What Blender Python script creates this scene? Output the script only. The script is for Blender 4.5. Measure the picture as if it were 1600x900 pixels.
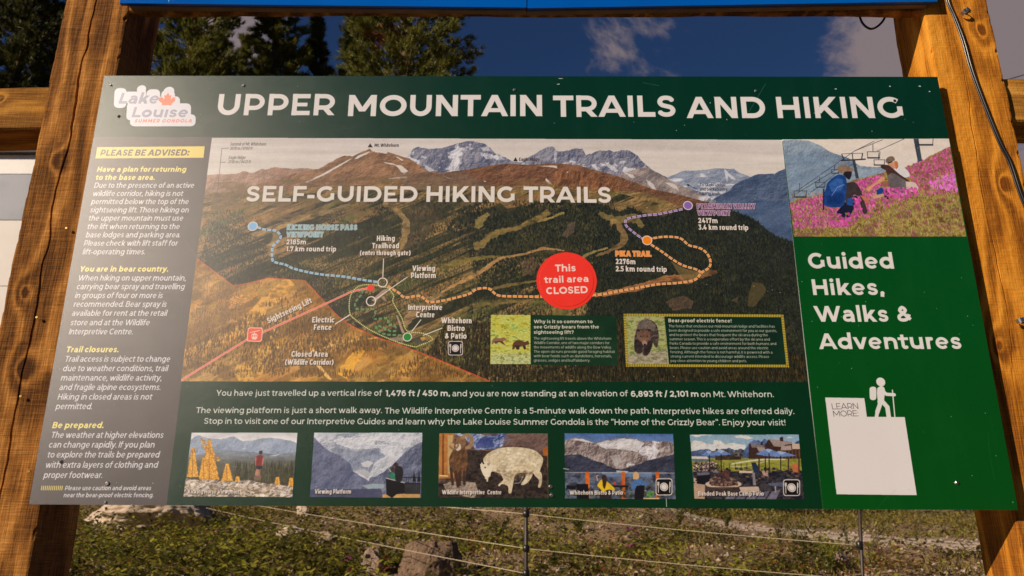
import numpy as np, math
# ---- camera (fitted to the four corners of the trail board) ----
CAM_POS=np.array([-0.0121,-2.0676,1.5636]); PITCH,YAW,ROLL=0.31096,0.00557,0.00438; FPX=1265.0
def _rot(p,y,r):
    cz,sz=math.cos(y),math.sin(y); a=math.pi/2+p
    Rz=np.array([[cz,-sz,0],[sz,cz,0],[0,0,1]]); Rx=np.array([[1,0,0],[0,math.cos(a),-math.sin(a)],[0,math.sin(a),math.cos(a)]])
    Rr=np.array([[math.cos(r),-math.sin(r),0],[math.sin(r),math.cos(r),0],[0,0,1]])
    return Rz@Rx@Rr
CAM_R=_rot(PITCH,YAW,ROLL)
def ray(px,py):
    return CAM_R@np.array([(px-800)/FPX,-(py-450)/FPX,-1.0])
def atY(px,py,Y=0.0):            # the point of the vertical plane y=Y seen at photo pixel (px,py)
    d=ray(px,py); t=(Y-CAM_POS[1])/d[1]; return CAM_POS+t*d
import bpy, bmesh, random
from mathutils import Vector, Matrix
scn=bpy.context.scene
for o in list(bpy.data.objects): bpy.data.objects.remove(o)
cam=bpy.data.cameras.new('camera'); camo=bpy.data.objects.new('camera',cam); scn.collection.objects.link(camo)
M=np.eye(4); M[:3,:3]=CAM_R; M[:3,3]=CAM_POS; camo.matrix_world=Matrix(M.tolist())
cam.sensor_width=36; cam.lens=FPX*36/1600; cam.clip_start=.05; cam.clip_end=3000
cam.dof.use_dof=True; cam.dof.focus_distance=2.25; cam.dof.aperture_fstop=7.0
scn.camera=camo
scn.view_settings.view_transform='Standard'; scn.view_settings.look='None'; scn.view_settings.exposure=0; scn.view_settings.gamma=1
SUN_AZ,SUN_EL=math.radians(53),math.radians(25)     # azimuth to the left of the boards' normal
SUN_DIR=Vector((-math.sin(SUN_AZ)*math.cos(SUN_EL),-math.cos(SUN_AZ)*math.cos(SUN_EL),math.sin(SUN_EL)))
sl=bpy.data.lights.new('sun','SUN'); sl.energy=5.0; sl.angle=math.radians(.53); sl.color=(1,.83,.655)
so=bpy.data.objects.new('sun',sl); scn.collection.objects.link(so); so.rotation_euler=SUN_DIR.to_track_quat('Z','Y').to_euler(); so.location=(-6,-6,6)
# ---- sky ----
W=bpy.data.worlds.new('World'); scn.world=W; W.use_nodes=True; nt=W.node_tree; nt.nodes.clear()
def N(t,**k):
    n=nt.nodes.new(t)
    for a,b in k.items(): setattr(n,a,b)
    return n
def Lk(a,b): nt.links.new(a,b)
out=N('ShaderNodeOutputWorld'); bg=N('ShaderNodeBackground'); bg.inputs[1].default_value=.05
sky=N('ShaderNodeTexSky',sky_type='NISHITA',sun_disc=False); sky.sun_elevation=SUN_EL; sky.sun_rotation=math.atan2(SUN_DIR.x,SUN_DIR.y); sky.altitude=2100; sky.air_density=.8; sky.dust_density=.3; sky.ozone_density=2.5
tc=N('ShaderNodeTexCoord'); mp_=N('ShaderNodeMapping'); mp_.inputs['Scale'].default_value=(1.3,1.3,2.6); Lk(tc.outputs['Generated'],mp_.inputs[0])
n1=N('ShaderNodeTexNoise'); n1.inputs['Scale'].default_value=2.6; n1.inputs['Detail'].default_value=11; n1.inputs['Roughness'].default_value=.68; n1.inputs['Distortion'].default_value=.7; Lk(mp_.outputs[0],n1.inputs['Vector'])
def near(px,py,r0,r1,amp):            # a bank of cloud lying in one direction of the sky
    d=Vector(ray(px,py).tolist()).normalized(); v=N('ShaderNodeVectorMath',operation='DOT_PRODUCT'); v.inputs[1].default_value=d; Lk(tc.outputs['Generated'],v.inputs[0])
    m=N('ShaderNodeMapRange',interpolation_type='SMOOTHSTEP'); m.inputs[1].default_value=math.cos(math.radians(r1)); m.inputs[2].default_value=math.cos(math.radians(r0)); m.inputs[4].default_value=amp; Lk(v.outputs['Value'],m.inputs[0]); return m.outputs[0]
s=n1.outputs[0]
for a in ((1430,60,2,9,.21),(1600,60,4,12,.25),(370,30,1,5,.26),(1030,50,1,7,.135),(925,40,1,4,.07),(1200,100,4,8,-.05)):
    ad=N('ShaderNodeMath',operation='ADD'); Lk(s,ad.inputs[0]); Lk(near(*a),ad.inputs[1]); s=ad.outputs[0]
cr=N('ShaderNodeMapRange',interpolation_type='SMOOTHSTEP'); cr.inputs[1].default_value=.61; cr.inputs[2].default_value=.79; Lk(s,cr.inputs[0])
cm=N('ShaderNodeMix',data_type='RGBA'); Lk(cr.outputs[0],cm.inputs[0]); 
tint=N('ShaderNodeMix',data_type='RGBA',blend_type='MULTIPLY'); tint.inputs[0].default_value=1; Lk(sky.outputs[0],tint.inputs[6]); tint.inputs[7].default_value=(.55,.75,1.0,1)
Lk(tint.outputs[2],cm.inputs[6]); cm.inputs[7].default_value=(4.5,3.6,3.8,1)
Lk(cm.outputs[2],bg.inputs[0]); Lk(bg.outputs[0],out.inputs[0])
# ---------------------------------------------------------------------------
# the flat print of the boards, computed here: photo pixel -> board plane -> print texel
CW,CH=4096,2098; PX0,PX1,PZ0,PZ1=-1.25,1.25,1.63,2.91
def C(pts):
    a=np.atleast_2d(np.array(pts,float)); d=np.c_[(a[:,0]-800)/FPX,-(a[:,1]-450)/FPX,-np.ones(len(a))]@CAM_R.T
    t=-CAM_POS[1]/d[:,1]; X=CAM_POS[0]+t*d[:,0]; Z=CAM_POS[2]+t*d[:,2]
    return np.c_[(X-PX0)/(PX1-PX0)*CW,(PZ1-Z)/(PZ1-PZ0)*CH]
def Zm(ox,oy,s): return lambda pts: C(np.array(pts,float).reshape(-1,2)/s+np.array([ox,oy]))
rng=np.random.RandomState(7)
art=np.zeros((CH,CW,3),np.float32)
def rgb(*c): return np.array(c,np.float32)/255
def up(g,h,w):
    gh,gw=g.shape; y=np.linspace(0,gh-1.001,h); x=np.linspace(0,gw-1.001,w)
    y0=y.astype(int); x0=x.astype(int); fy=(y-y0)[:,None].astype(np.float32); fx=(x-x0)[None].astype(np.float32)
    fy=fy*fy*(3-2*fy); fx=fx*fx*(3-2*fx)
    a=g[y0]; b=g[np.minimum(y0+1,gh-1)]; r=a*(1-fy)+b*fy
    x1=np.minimum(x0+1,gw-1); return r[:,x0]*(1-fx)+r[:,x1]*fx
def fbm(h,w,cx,cy,octv=4,gain=.55):
    r=np.zeros((h,w),np.float32); amp=1; tot=0
    for o in range(octv):
        gh=max(2,int(h/max(cy,1))+2); gw=max(2,int(w/max(cx,1))+2)
        r+=amp*up(rng.rand(gh,gw).astype(np.float32),h,w); tot+=amp; amp*=gain; cx/=2; cy/=2
        if min(cx,cy)<1: break
    return r/tot
def pip(P,x0,y0,w,h,ss=1):
    ys=(np.arange(h*ss)+.5)/ss+y0; xs=(np.arange(w*ss)+.5)/ss+x0
    m=np.zeros((h*ss,w*ss),bool); n=len(P)
    for i in range(n):
        xa,ya=P[i]; xb,yb=P[(i+1)%n]
        if ya==yb: continue
        r=np.nonzero((ys>=min(ya,yb))&(ys<max(ya,yb)))[0]
        if not len(r): continue
        xc=xa+(ys[r]-ya)/(yb-ya)*(xb-xa)
        k=np.clip(np.searchsorted(xs,xc),0,w*ss)
        for rr,kk in zip(r,k): m[rr,kk:]^=True
    m=m.astype(np.float32)
    return m.reshape(h,ss,w,ss).mean((1,3)) if ss>1 else m
clipbox=[0,0,CW,CH]
def poly(P,col,a=1.0,tex=None,soft=0):
    """fill a polygon given in texels; tex(h,w)-> (h,w,3) overrides col"""
    P=np.array(P,float); x0=max(clipbox[0],int(P[:,0].min())-1); y0=max(clipbox[1],int(P[:,1].min())-1)
    x1=min(clipbox[2],int(P[:,0].max())+2); y1=min(clipbox[3],int(P[:,1].max())+2)
    if x1<=x0 or y1<=y0: return
    w,h=x1-x0,y1-y0; m=pip(P,x0,y0,w,h,2 if w*h<4e5 else 1)*a
    c=tex(h,w) if tex else np.array(col,np.float32)
    if c.ndim==3 and c.shape[2]==4: m=m*c[...,3]; c=c[...,:3]
    s=art[y0:y1,x0:x1]; s+=(c-s)*m[...,None]
def jag(pts,amp,n=6):
    """roughen a ridge line (list of points) by midpoint jitter"""
    P=np.array(pts,float)
    for k in range(n):
        M=(P[1:]+P[:-1])/2; L=np.hypot(*(P[1:]-P[:-1]).T)
        M[:,1]+=(rng.rand(len(M))-.5)*np.minimum(amp,L*.5); Q=np.empty((len(P)+len(M),2)); Q[::2]=P; Q[1::2]=M; P=Q; amp*=.6
        if L.max()<4: break
    return P
def rock(c1,c2,cx=40,cy=40,light=(-1,-1),k=6.,snow=0,snowc=(225,215,210),octv=6,gain=.6):
    c1,c2=rgb(*c1),rgb(*c2)
    def t(h,w):
        n=fbm(h,w,cx,cy,octv,gain); gy,gx=np.gradient(n); s=(gx*light[0]+gy*light[1])*k*cx/16+(fbm(h,w,cx*2,cy*1.2,5,.65)-.5)*1.1
        m=np.clip(.5+s,0,1)[...,None]; o=c1*(1-m)+c2*m
        if snow:
            q=np.clip((fbm(h,w,cx*1.3,cy*.7,5)-1+snow)*14,0,1)[...,None]*(.75+.5*(m-.5)); o=o*(1-q)+rgb(*snowc)*q
        return o
    return t
def ramp(cols,cx,cy,octv=5,gain=.6,spread=2.2):
    cols=[rgb(*c) for c in cols]
    def t(h,w):
        n=np.clip((fbm(h,w,cx,cy,octv,gain)-.5)*spread+.5,0,.9999)*(len(cols)-1); i=n.astype(int); f=(n-i)[...,None]; A=np.array(cols)
        return A[i]*(1-f)+A[i+1]*f
    return t
def patchy(cols,cx,cy,lo,hi,shear=0.,amax=1.):
    base=ramp(cols,max(14,cx*.35),max(14,cy*.35),4)
    def t(h,w):
        ex=int(abs(shear)*h)+2; n=fbm(h,w+ex,cx,cy,5,.62); o=np.empty((h,w),np.float32)
        for y in range(h): k=int(shear*y) if shear>=0 else int(ex-2+shear*y); o[y]=n[y,k:k+w]
        a=np.clip((o-lo)/(hi-lo),0,1)*amax; return np.concatenate([base(h,w),a[...,None].astype(np.float32)],2)
    return t
def grade(Q,fine=.3,mid=.22):
    q=C(Q); x0,y0,x1,y1=int(q[:,0].min()),int(q[:,1].min()),int(q[:,0].max())+1,int(q[:,1].max())+1; r=art[y0:y1,x0:x1]; h,w=r.shape[:2]
    b=r.copy(); b[1:-1,1:-1]=(r[:-2,1:-1]+r[2:,1:-1]+r[1:-1,:-2]+r[1:-1,2:]+2*r[1:-1,1:-1])/6; k_=np.clip(1.25-b.mean(2)*1.35,.12,1); b*=(1+k_*(fine*(fbm(h,w,7,7,3,.7)-.5)+mid*(fbm(h,w,34,28,3)-.5)))[...,None]; m=pip(q,x0,y0,w,h)[...,None]; art[y0:y1,x0:x1]=r*(1-m)+b*m
def vgrad(stops,noise=0,cx=300,cy=40):
    ys=[s[0] for s in stops]; cs=np.array([rgb(*s[1]) for s in stops])
    def t(h,w):
        y=np.linspace(0,1,h); o=np.stack([np.interp(y,ys,cs[:,k]) for k in range(3)],-1)[:,None].repeat(w,1).astype(np.float32)
        if noise: o=o+(fbm(h,w,cx,cy,4)-.5)[...,None]*noise
        return o
    return t
def pts_in(P,n):
    P=np.array(P,float); lo=P.min(0); hi=P.max(0); w,h=int(hi[0]-lo[0])+1,int(hi[1]-lo[1])+1
    m=pip(P,lo[0],lo[1],w,h); q=rng.rand(n*2,2); xi=(q[:,0]*w).astype(int); yi=(q[:,1]*h).astype(int); ok=m[yi,xi]>.5
    r=np.c_[xi[ok]+lo[0],yi[ok]+lo[1]][:n]; return r[np.argsort(r[:,1])]
def spikes(P,n,cols,hh=(8,16),ww=(3,5),dens=None,a=.9):
    """n little conifers scattered in a polygon"""
    cols=[rgb(*c) for c in cols]
    Q=pts_in(P,n)
    if dens is not None:
        lo=Q.min(0); g=fbm(200,200,40*dens[2] if len(dens)>2 else 40,40,4); i=((Q-lo)/(Q.max(0)-lo+1)*199).astype(int)
        Q=Q[g[i[:,1],i[:,0]]+(rng.rand(len(Q))-.5)*dens[1]>dens[0]]
    for x,y in Q:
        h=int(rng.uniform(*hh)); w=rng.uniform(*ww); x=int(x); y=int(y)
        if x-8<clipbox[0] or x+8>clipbox[2] or y-h<clipbox[1] or y>clipbox[3]: continue
        W=int(w)+1; yy=np.arange(h)[:,None]; xx=np.abs(np.arange(-W,W+1))[None]
        m=np.clip(yy/h*w*.6+.35-xx*1.0+.5,0,1)*a; c=cols[rng.randint(len(cols))]*rng.uniform(.8,1.2)
        sd=np.where(np.arange(-W,W+1)<0,1.25,.8)[None,:,None]
        s=art[y-h:y,x-W:x+W+1]; s+=(c*sd-s)*m[...,None]
def blobs(P,n,cols,r=(2,5),asp=1.0,a=.9):
    cols=[rgb(*c) for c in cols]
    for x,y in pts_in(P,n):
        rr=rng.uniform(*r); x=int(x); y=int(y); R=int(rr+1); Ry=int(rr*asp+1)
        if x-R<clipbox[0] or x+R+1>clipbox[2] or y-Ry<clipbox[1] or y+Ry+1>clipbox[3]: continue
        yy,xx=np.mgrid[-Ry:Ry+1,-R:R+1]; m=np.clip((1-np.hypot(xx/rr,yy/(rr*asp)))*rr*.7,0,1)*a
        s=art[y-Ry:y+Ry+1,x-R:x+R+1]; s+=(cols[rng.randint(len(cols))]*rng.uniform(.85,1.15)-s)*m[...,None]
# ---- strokes ----
def segs(S,hw,col,clip=None,a=1.0):
    """S: list of (x0,y0,x1,y1,kind) kind 0 round, 1 butt start, 2 butt end, 3 both; hw half width in texels; clip: list of (nx,ny,c) keep nx*x+ny*y<=c"""
    S=np.array(S,float); m0=S[:,:4].reshape(-1,2).min(0)-hw-2; m1=S[:,:4].reshape(-1,2).max(0)+hw+2
    x0,y0=max(clipbox[0],int(m0[0])),max(clipbox[1],int(m0[1])); x1,y1=min(clipbox[2],int(m1[0])+1),min(clipbox[3],int(m1[1])+1)
    if x1<=x0 or y1<=y0: return
    X,Y=np.meshgrid(np.arange(x0,x1)+.5,np.arange(y0,y1)+.5); X=X.astype(np.float32); Y=Y.astype(np.float32); D=np.full(X.shape,1e6,np.float32)
    cc=clip
    for s in S:
        dx,dy=s[2]-s[0],s[3]-s[1]; L=math.hypot(dx,dy)+1e-9; ux,uy=dx/L,dy/L
        t=(X-s[0])*ux+(Y-s[1])*uy; p=np.abs((Y-s[1])*ux-(X-s[0])*uy); k=int(s[4])
        q=np.clip(t,0,L); d=np.hypot(t-q,p)-(s[7] if len(s)>7 and s[7]>0 else hw)
        if k&1: d=np.maximum(d,-t)
        if k&2: d=np.maximum(d,t-L)
        if cc is not None and len(s)>5 and s[5]<s[6]:
            v=X*cc[0]+Y*cc[1]; d=np.maximum(d,np.maximum(v-s[6],s[5]-v))
        np.minimum(D,d,out=D)
    m=np.clip(.5-D,0,1)*a; s=art[y0:y1,x0:x1]; s+=(np.array(col,np.float32)-s)*m[...,None]
def line(P,wd,col,a=1.0,dash=None,round_=0):
    P=np.array(P,float)
    if dash is None:
        n=len(P)-1; segs([(*P[i],*P[i+1],0 if round_ else (1 if i==0 else 0)|(2 if i==n-1 else 0)) for i in range(n)],wd/2,col,a=a); return
    L=np.r_[0,np.cumsum(np.hypot(*(P[1:]-P[:-1]).T))]; on,off=dash; s=0
    while s<L[-1]:
        e=min(s+on,L[-1]); k=np.linspace(s,e,4); xy=np.c_[np.interp(k,L,P[:,0]),np.interp(k,L,P[:,1])]; line(xy,wd,col,a); s+=on+off
def disc(c,r,col,a=1.0,ry=None):
    t=np.linspace(0,2*math.pi,48,endpoint=False); poly(np.c_[c[0]+r*np.cos(t),c[1]+(ry or r)*np.sin(t)],col,a)
def smooth(P,k=8):
    P=np.array(P,float); Q=np.vstack([2*P[0]-P[1],P,2*P[-1]-P[-2]]); o=[]
    for i in range(len(P)-1):
        p0,p1,p2,p3=Q[i:i+4]; t=np.linspace(0,1,k,endpoint=False)[:,None]
        o.append(.5*((2*p1)+(-p0+p2)*t+(2*p0-5*p1+4*p2-p3)*t*t+(-p0+3*p1-3*p2+p3)*t**3))
    return np.vstack(o+[P[-1:]])
# ---- a geometric sans, drawn as strokes: name: (ink width em, side class, strokes) ----
_S='s .95 .84 .78 .96 .5 1 .2 .95 .05 .76 .18 .58 .5 .5 .84 .42 .97 .24 .8 .05 .48 0 .2 .04 0 .16'
_O='A .5 .5 .5 .5 0 360'; _n='c 0 .5 .1 .86 .5 1 .9 .86 1 .5;e 1 .52 1 0'
# name: (ink width em, left class, right class, strokes) l square ends, b butt ends, h thin bar, e butt start + square end, a arc, A joined arc, c joined curve, s curve, d diagonal cut flat, o dot
G={'A':(.80,'dd','d 0 0 .5 1;d 1 0 .5 1;h .2 .22 .8 .22'),'B':(.64,'sr','l 0 0 0 1;b 0 1 .6 1;b 0 0 .68 0;b 0 .53 .66 .53;A .6 .765 .32 .235 -90 90;A .66 .265 .34 .265 -90 90'),
'C':(.70,'rd','a .54 .5 .54 .5 46 314'),'D':(.72,'sr','l 0 0 0 1;b 0 1 .48 1;b 0 0 .48 0;A .48 .5 .52 .5 -90 90'),'E':(.54,'sr','l 0 0 0 1;l 0 0 1 0;l 0 1 .97 1;h 0 .5 .98 .5'),
'F':(.53,'sd','l 0 0 0 1;l 0 1 1 1;h 0 .44 .96 .44'),'G':(.72,'rs','a .54 .5 .54 .5 46 322;l 1 .42 1 .16'),'H':(.66,'ss','l 0 0 0 1;l 1 0 1 1;b 0 .5 1 .5'),'I':(0,'ss','l 0 0 0 1'),
'J':(.46,'rs','e 1 .4 1 1;l .2 1 1 1;A .5 .36 .5 .36 -150 0'),'K':(.69,'sd','l 0 0 0 1;d 0 .22 .9 1;d .33 .6 .96 0'),'L':(.52,'sd','l 0 0 0 1;l 0 0 1 0'),'M':(.84,'ss','l 0 0 0 1;l 1 0 1 1;d 0 1 .5 .22;d 1 1 .5 .22'),
'N':(.66,'ss','l 0 0 0 1;l 1 0 1 1;d 0 1 1 0'),'O':(.81,'rr',_O),'P':(.60,'sr','l 0 0 0 1;b 0 1 .5 1;b 0 .3 .5 .3;A .5 .65 .5 .35 -90 90'),'Q':(.81,'rr',_O+';d .55 .2 .95 -.15'),
'R':(.64,'sd','l 0 0 0 1;b 0 1 .5 1;b 0 .32 .5 .32;A .5 .66 .46 .34 -90 90;d .5 .36 .95 0'),'S':(.57,'rr',_S),'T':(.61,'dd','l 0 1 1 1;l .5 0 .5 1'),'U':(.65,'ss','e 0 .44 0 1;e 1 .44 1 1;A .5 .44 .5 .44 180 360'),
'V':(.79,'dd','d 0 1 .5 0;d 1 1 .5 0'),'W':(1.2,'dd','d 0 1 .27 0;d .27 0 .5 1;d .5 1 .73 0;d .73 0 1 1'),'X':(.71,'dd','d 0 0 1 1;d 0 1 1 0'),'Y':(.71,'dd','d 0 1 .5 .36;d 1 1 .5 .36;l .5 0 .5 .34'),'Z':(.60,'rr','l 0 1 1 1;l 0 0 1 0;d .06 0 .94 1'),
'a':(.53,'rs','s .08 .87 .3 .98 .55 1 .86 .92 1 .6;E 1 .62 1 0;c 1 .57 .5 .58 .14 .5 0 .28 .12 .07 .42 0 .78 .08 1 .32'),'b':(.61,'sr','l 0 0 0 2;'+_O),'c':(.55,'rd','a .53 .5 .53 .5 44 316'),'d':(.61,'rs','l 1 0 1 2;'+_O),
'e':(.59,'rr','h 0 .5 1 .5;a .5 .5 .5 .5 0 318'),'f':(.43,'dd','l .36 0 .36 1.3;s .36 1.3 .42 1.75 .66 2 1 1.95;H 0 1 .92 1'),'g':(.61,'rs',_O+';l 1 1 1 -.1;s 1 0 .96 -.62 .55 -1 .08 -.78'),
'h':(.57,'ss','l 0 0 0 2;'+_n),'i':(0,'ss','l 0 0 0 1;o 0 1.95'),'ı':(0,'ss','l 0 0 0 1'),'j':(.22,'ds','l 1 1 1 -.3;s 1 -.3 .9 -.9 0 -1;o 1 1.95'),'k':(.58,'sd','l 0 0 0 2;d 0 .2 .88 1;d .36 .58 .95 0'),'l':(0,'ss','l 0 0 0 2'),
'm':(.95,'ss','l 0 0 0 1;c 0 .5 .05 .86 .26 1 .45 .86 .5 .5;e .5 .52 .5 0;c .5 .5 .55 .86 .76 1 .95 .86 1 .5;e 1 .52 1 0'),'n':(.57,'ss','l 0 0 0 1;'+_n),'o':(.61,'rr',_O),
'p':(.61,'sr','l 0 1 0 -1;'+_O),'q':(.61,'rs','l 1 1 1 -1;'+_O),'r':(.35,'sd','l 0 0 0 1;s 0 .5 .22 .9 .6 1 1 1'),'s':(.48,'rr',_S),'t':(.42,'dd','l .36 1.5 .36 .3;s .36 .4 .42 .08 .68 0 1 .06;H 0 1 .92 1'),
'u':(.57,'ss','e 0 .48 0 1;c 0 .5 .1 .14 .5 0 .9 .14 1 .5;l 1 1 1 0'),'v':(.61,'dd','d 0 1 .5 0;d 1 1 .5 0'),'w':(.93,'dd','d 0 1 .27 0;d .27 0 .5 1;d .5 1 .73 0;d .73 0 1 1'),'x':(.58,'dd','d 0 0 1 1;d 0 1 1 0'),
'y':(.61,'dd','d 0 1 .52 0;d 1 1 .36 -.6;s .42 -.4 .25 -.9 -.02 -.93'),'z':(.48,'rr','l 0 1 1 1;l 0 0 1 0;d .08 0 .92 1'),
'0':(.63,'rr',_O),'1':(.34,'ds','l 1 0 1 1;l .15 1 1 1'),'2':(.57,'rr','s .04 .82 .2 .96 .5 1 .84 .92 .95 .7 .82 .48 .5 .24 .1 .02;l .06 0 1 0'),'3':(.56,'rr','l .05 1 .9 1;c .9 1 .45 .6;s .4 .6 .75 .57 1 .3 .85 .06 .5 0 .2 .03 0 .14'),
'4':(.66,'rr','d .6 1 .02 .28;l 0 .25 1 .25;l .72 0 .72 .45'),'5':(.56,'rr','l .12 1 .92 1;b .12 1 .1 .54;s .1 .57 .5 .6 .9 .5 1 .3 .84 .06 .46 0 .2 .03 0 .13'),'6':(.60,'rr','A .5 .32 .5 .32 0 360;s 0 .35 .04 .72 .25 .95 .58 1 .9 .93'),
'7':(.58,'rr','l 0 1 1 1;d 1 .9 .35 0;l 0 1 0 .8'),'8':(.60,'rr','A .5 .27 .5 .27 0 360;A .5 .78 .42 .22 0 360'),'9':(.60,'rr','A .5 .68 .5 .32 0 360;s 1 .65 .96 .28 .75 .05 .42 0 .1 .07'),
'.':(0,'rr','o 0 .02'),',':(.20,'dr','o 1 .02;b 1 .1 .35 -.8'),'!':(0,'sr','b 0 .36 0 1.1;o 0 .02'),':':(0,'rr','o 0 .04;o 0 .96'),'“':(.34,'rr','b 0 1.2 .2 2.2;b .8 1.2 1 2.2'),'”':(.34,'rr','b .2 1.2 0 2.2;b 1 1.2 .8 2.2'),
'?':(.5,'rr','s 0 .84 .2 .97 .5 1 .85 .92 .95 .7 .7 .5 .5 .3;o .5 .0'),'(':(.44,'rd','s 1 2.1 .25 1.3 0 .6 .25 0 1 -.6'),')':(.44,'dr','s 0 2.1 .75 1.3 1 .6 .75 0 0 -.6'),'-':(.30,'rr','l 0 .4 1 .4'),'/':(.40,'dd','d 0 -.1 1 1.1'),
'&':(.70,'rd','s .98 .04 .5 .48 .2 .75 .42 1 .66 .78 .4 .5 .08 .3 .1 .06 .4 -.01 .72 .1 .92 .45')}
CAPS=set('ABCDEFGHIJKLMNOPQRSTUVWXYZ0123456789!?&/%')
def layout(s,h,track=0.0):
    x=0; out=[]; sb={'s':.068,'r':.04,'d':.012}; prev=None
    for ch in s:
        if ch==' ': x+=.245+track; continue
        w,c,st=G[ch]; w=w if w else 2*h
        if prev: x+=sb[prev]+sb[c[0]]+track
        out.append((ch,x,w)); x+=w; prev=c[1]
    return out,x
def mpd(v,H): return v*H if H>.6 else (.53+(v-1)*.212 if v>1 else v*.195 if v<0 else v*.53)
def text(s,p0,p1,cap,h,col,ital=0.0,track=0.0,sq=1.0,a=1.0,raw=False,dx=0,dy=0,fit=True,sk=None):
    """s from ink start p0 to ink end p1 (photo px, baseline); cap height in photo px; h half stroke in em"""
    q=np.array([p0,p1],float) if raw else C([p0,p1]); q=q+np.array([dx,dy]); d=q[1]-q[0]; L=np.hypot(*d); ux=d/L; uy=np.array([ux[1],-ux[0]])
    if raw: em=cap/.7
    else: em=abs((C([p0])-C([(p0[0],p0[1]-cap)]))[0,1])/.7
    hk_=sk or h; out,w=layout(s,hk_,track); sx=L/(w*em) if fit else 1.0; hp0=h*em; over=hp0-hk_*em
    cv=(uy[0],uy[1]); base=q[0]@uy
    for ch,x,gw in out:
        H=.70 if ch in CAPS else .53; fc=.84 if ch in 'aes' else .93 if ch in 'gBSPRE3568&tf' else 1.0; hp=hp0*fc; hh=hk_*fc; S=[]
        hx=hk_/sx if sx<.9 else hk_
        def mp(u,v):
            if ch in CAPS: y=hh+v*(H-2*hh)
            elif v>1: y=(.53-hh)+(v-1)*.212
            elif v<0: y=hh+v*(.195)
            else: y=hh+v*(.53-2*hh)
            xx=(x+hx+u*max(gw-2*hx,0))*sx+ital*y
            return q[0]+ux*xx*em+uy*y*em
        for stx in G[ch][2].split(';'):
            t=stx.split(); k=t[0]; hw_=hp*(.84 if k in 'hH' else 1)+over*0; hw_=hp0 if k=='E' else hw_; v=[float(z) for z in t[1:]]
            if k=='o':
                c=mp(v[0],v[1]); S.append((c[0]-.01,c[1],c[0]+.01,c[1],0,0,0,hp0*1.12)); continue
            if k in 'aA':
                n=max(6,int(abs(v[5]-v[4])/14)); an=np.radians(np.linspace(v[4],v[5],n+1)); cs,sn=np.cos(an),np.sin(an)
                if sq!=1: cs=np.sign(cs)*np.abs(cs)**sq; sn=np.sign(sn)*np.abs(sn)**sq
                P=[mp(v[0]+v[2]*c,v[1]+v[3]*s_) for c,s_ in zip(cs,sn)]
            elif k in 'sc': P=[mp(*z) for z in smooth(np.array(v).reshape(-1,2),3)]
            elif k=='d':
                h0=hh; hh=max(0,-over/em); P=[mp(v[i],v[i+1]) for i in range(0,len(v),2)]; hh=h0
            else: P=[mp(v[i],v[i+1]) for i in range(0,len(v),2)]
            P=np.array(P); lo=hi=0
            if k in 'ldeEH':
                e=(hp0*1.35 if k=='H' else hp0) if k!='d' else hp*2.2
                if k in 'ldH': a0=P[0]-P[1]; P[0]=P[0]+a0/np.hypot(*a0)*e
                a1=P[-1]-P[-2]; P[-1]=P[-1]+a1/np.hypot(*a1)*(e if k!='l' or ch not in 'aes' else hp)
                if k=='d': vs=[(q[0]+0*uy)@uy,0]; ys=[mpd(v[i+1],H)*em for i in range(0,len(v),2)]; lo=q[0]@uy+min(ys)-over; hi=q[0]@uy+max(ys)+over
            n=len(P)-1
            for i in range(n):
                kd=0 if k in 'Ac' else (1 if i==0 else 0)|(2 if i==n-1 else 0)
                S.append((*P[i],*P[i+1],kd,lo,hi,hw_))
        S=[z for z in S]
        segs(S,hp,col,clip=cv,a=a)
BD=.078; SB=.062; MD=.05
WHITE=rgb(224,208,194); DKG=rgb(0,44,18); OVG=rgb(0,70,13); BRN=rgb(80,69,62); YEL=rgb(238,212,100)
# ---- board grounds ----
def quad(a,b,c,d,col,**k): poly(C([a,b,c,d]),col,**k)
art[:]=DKG
quad((100,214),(331,214),(259.5,795),(20,795),BRN)
quad((1222,218.5),(1500,217),(1610,800),(1286,800),OVG)
exec_map=True
# ======================= the map picture =======================
MQ=[(331,215),(1222,218.5),(1262.5,597),(282.5,596)]
def setclip(Q): 
    q=C(Q); clipbox[:]=[int(q[:,0].min()),int(q[:,1].min()),int(q[:,0].max())+1,int(q[:,1].max())+1]
def noclip(): clipbox[:]=[0,0,CW,CH]
keep=art.copy(); setclip(MQ)
z7,z8,z9,z10,z11,z12,z13,z14=Zm(320,200,4.5),Zm(600,200,4.444),Zm(940,200,4.5),Zm(270,390,4.284),Zm(530,390,4.284),Zm(940,350,5),Zm(320,330,4.21),Zm(690,330,6)
poly(C([(270,205),(1290,205),(1290,420),(270,420)]),0,tex=vgrad([(0,(206,190,176)),(.25,(214,198,180)),(1,(232,212,190))],.13,700,26))
def ridge(pts,foot,tex,amp=7):
    P=jag(pts,amp); poly(np.vstack([P,[P[-1][0],foot],[P[0][0],foot]]),0,tex=tex)
FT=C([(800,640)])[0,1]
ridge(z9([440,362,580,300,700,297,850,285,930,285,980,320,1040,340,1110,400,1300,420]),FT*.6,rock((112,120,136),(160,160,165),50,30,snow=.42,k=5))
poly(jag(z9([862,285,895,320,945,360,915,360,888,340,884,380,870,340]),6),(.85,.82,.80),.8)
ridge(z9([740,520,900,440,930,400,1000,365,1100,325,1220,320,1290,286,1400,280]),FT,rock((58,70,92),(98,108,128),90,60,k=3.5),4)
poly(z9([940,520,1400,520,1400,900,1100,900]),0,.55,tex=ramp([(60,78,104),(84,102,126)],120,50))
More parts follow.
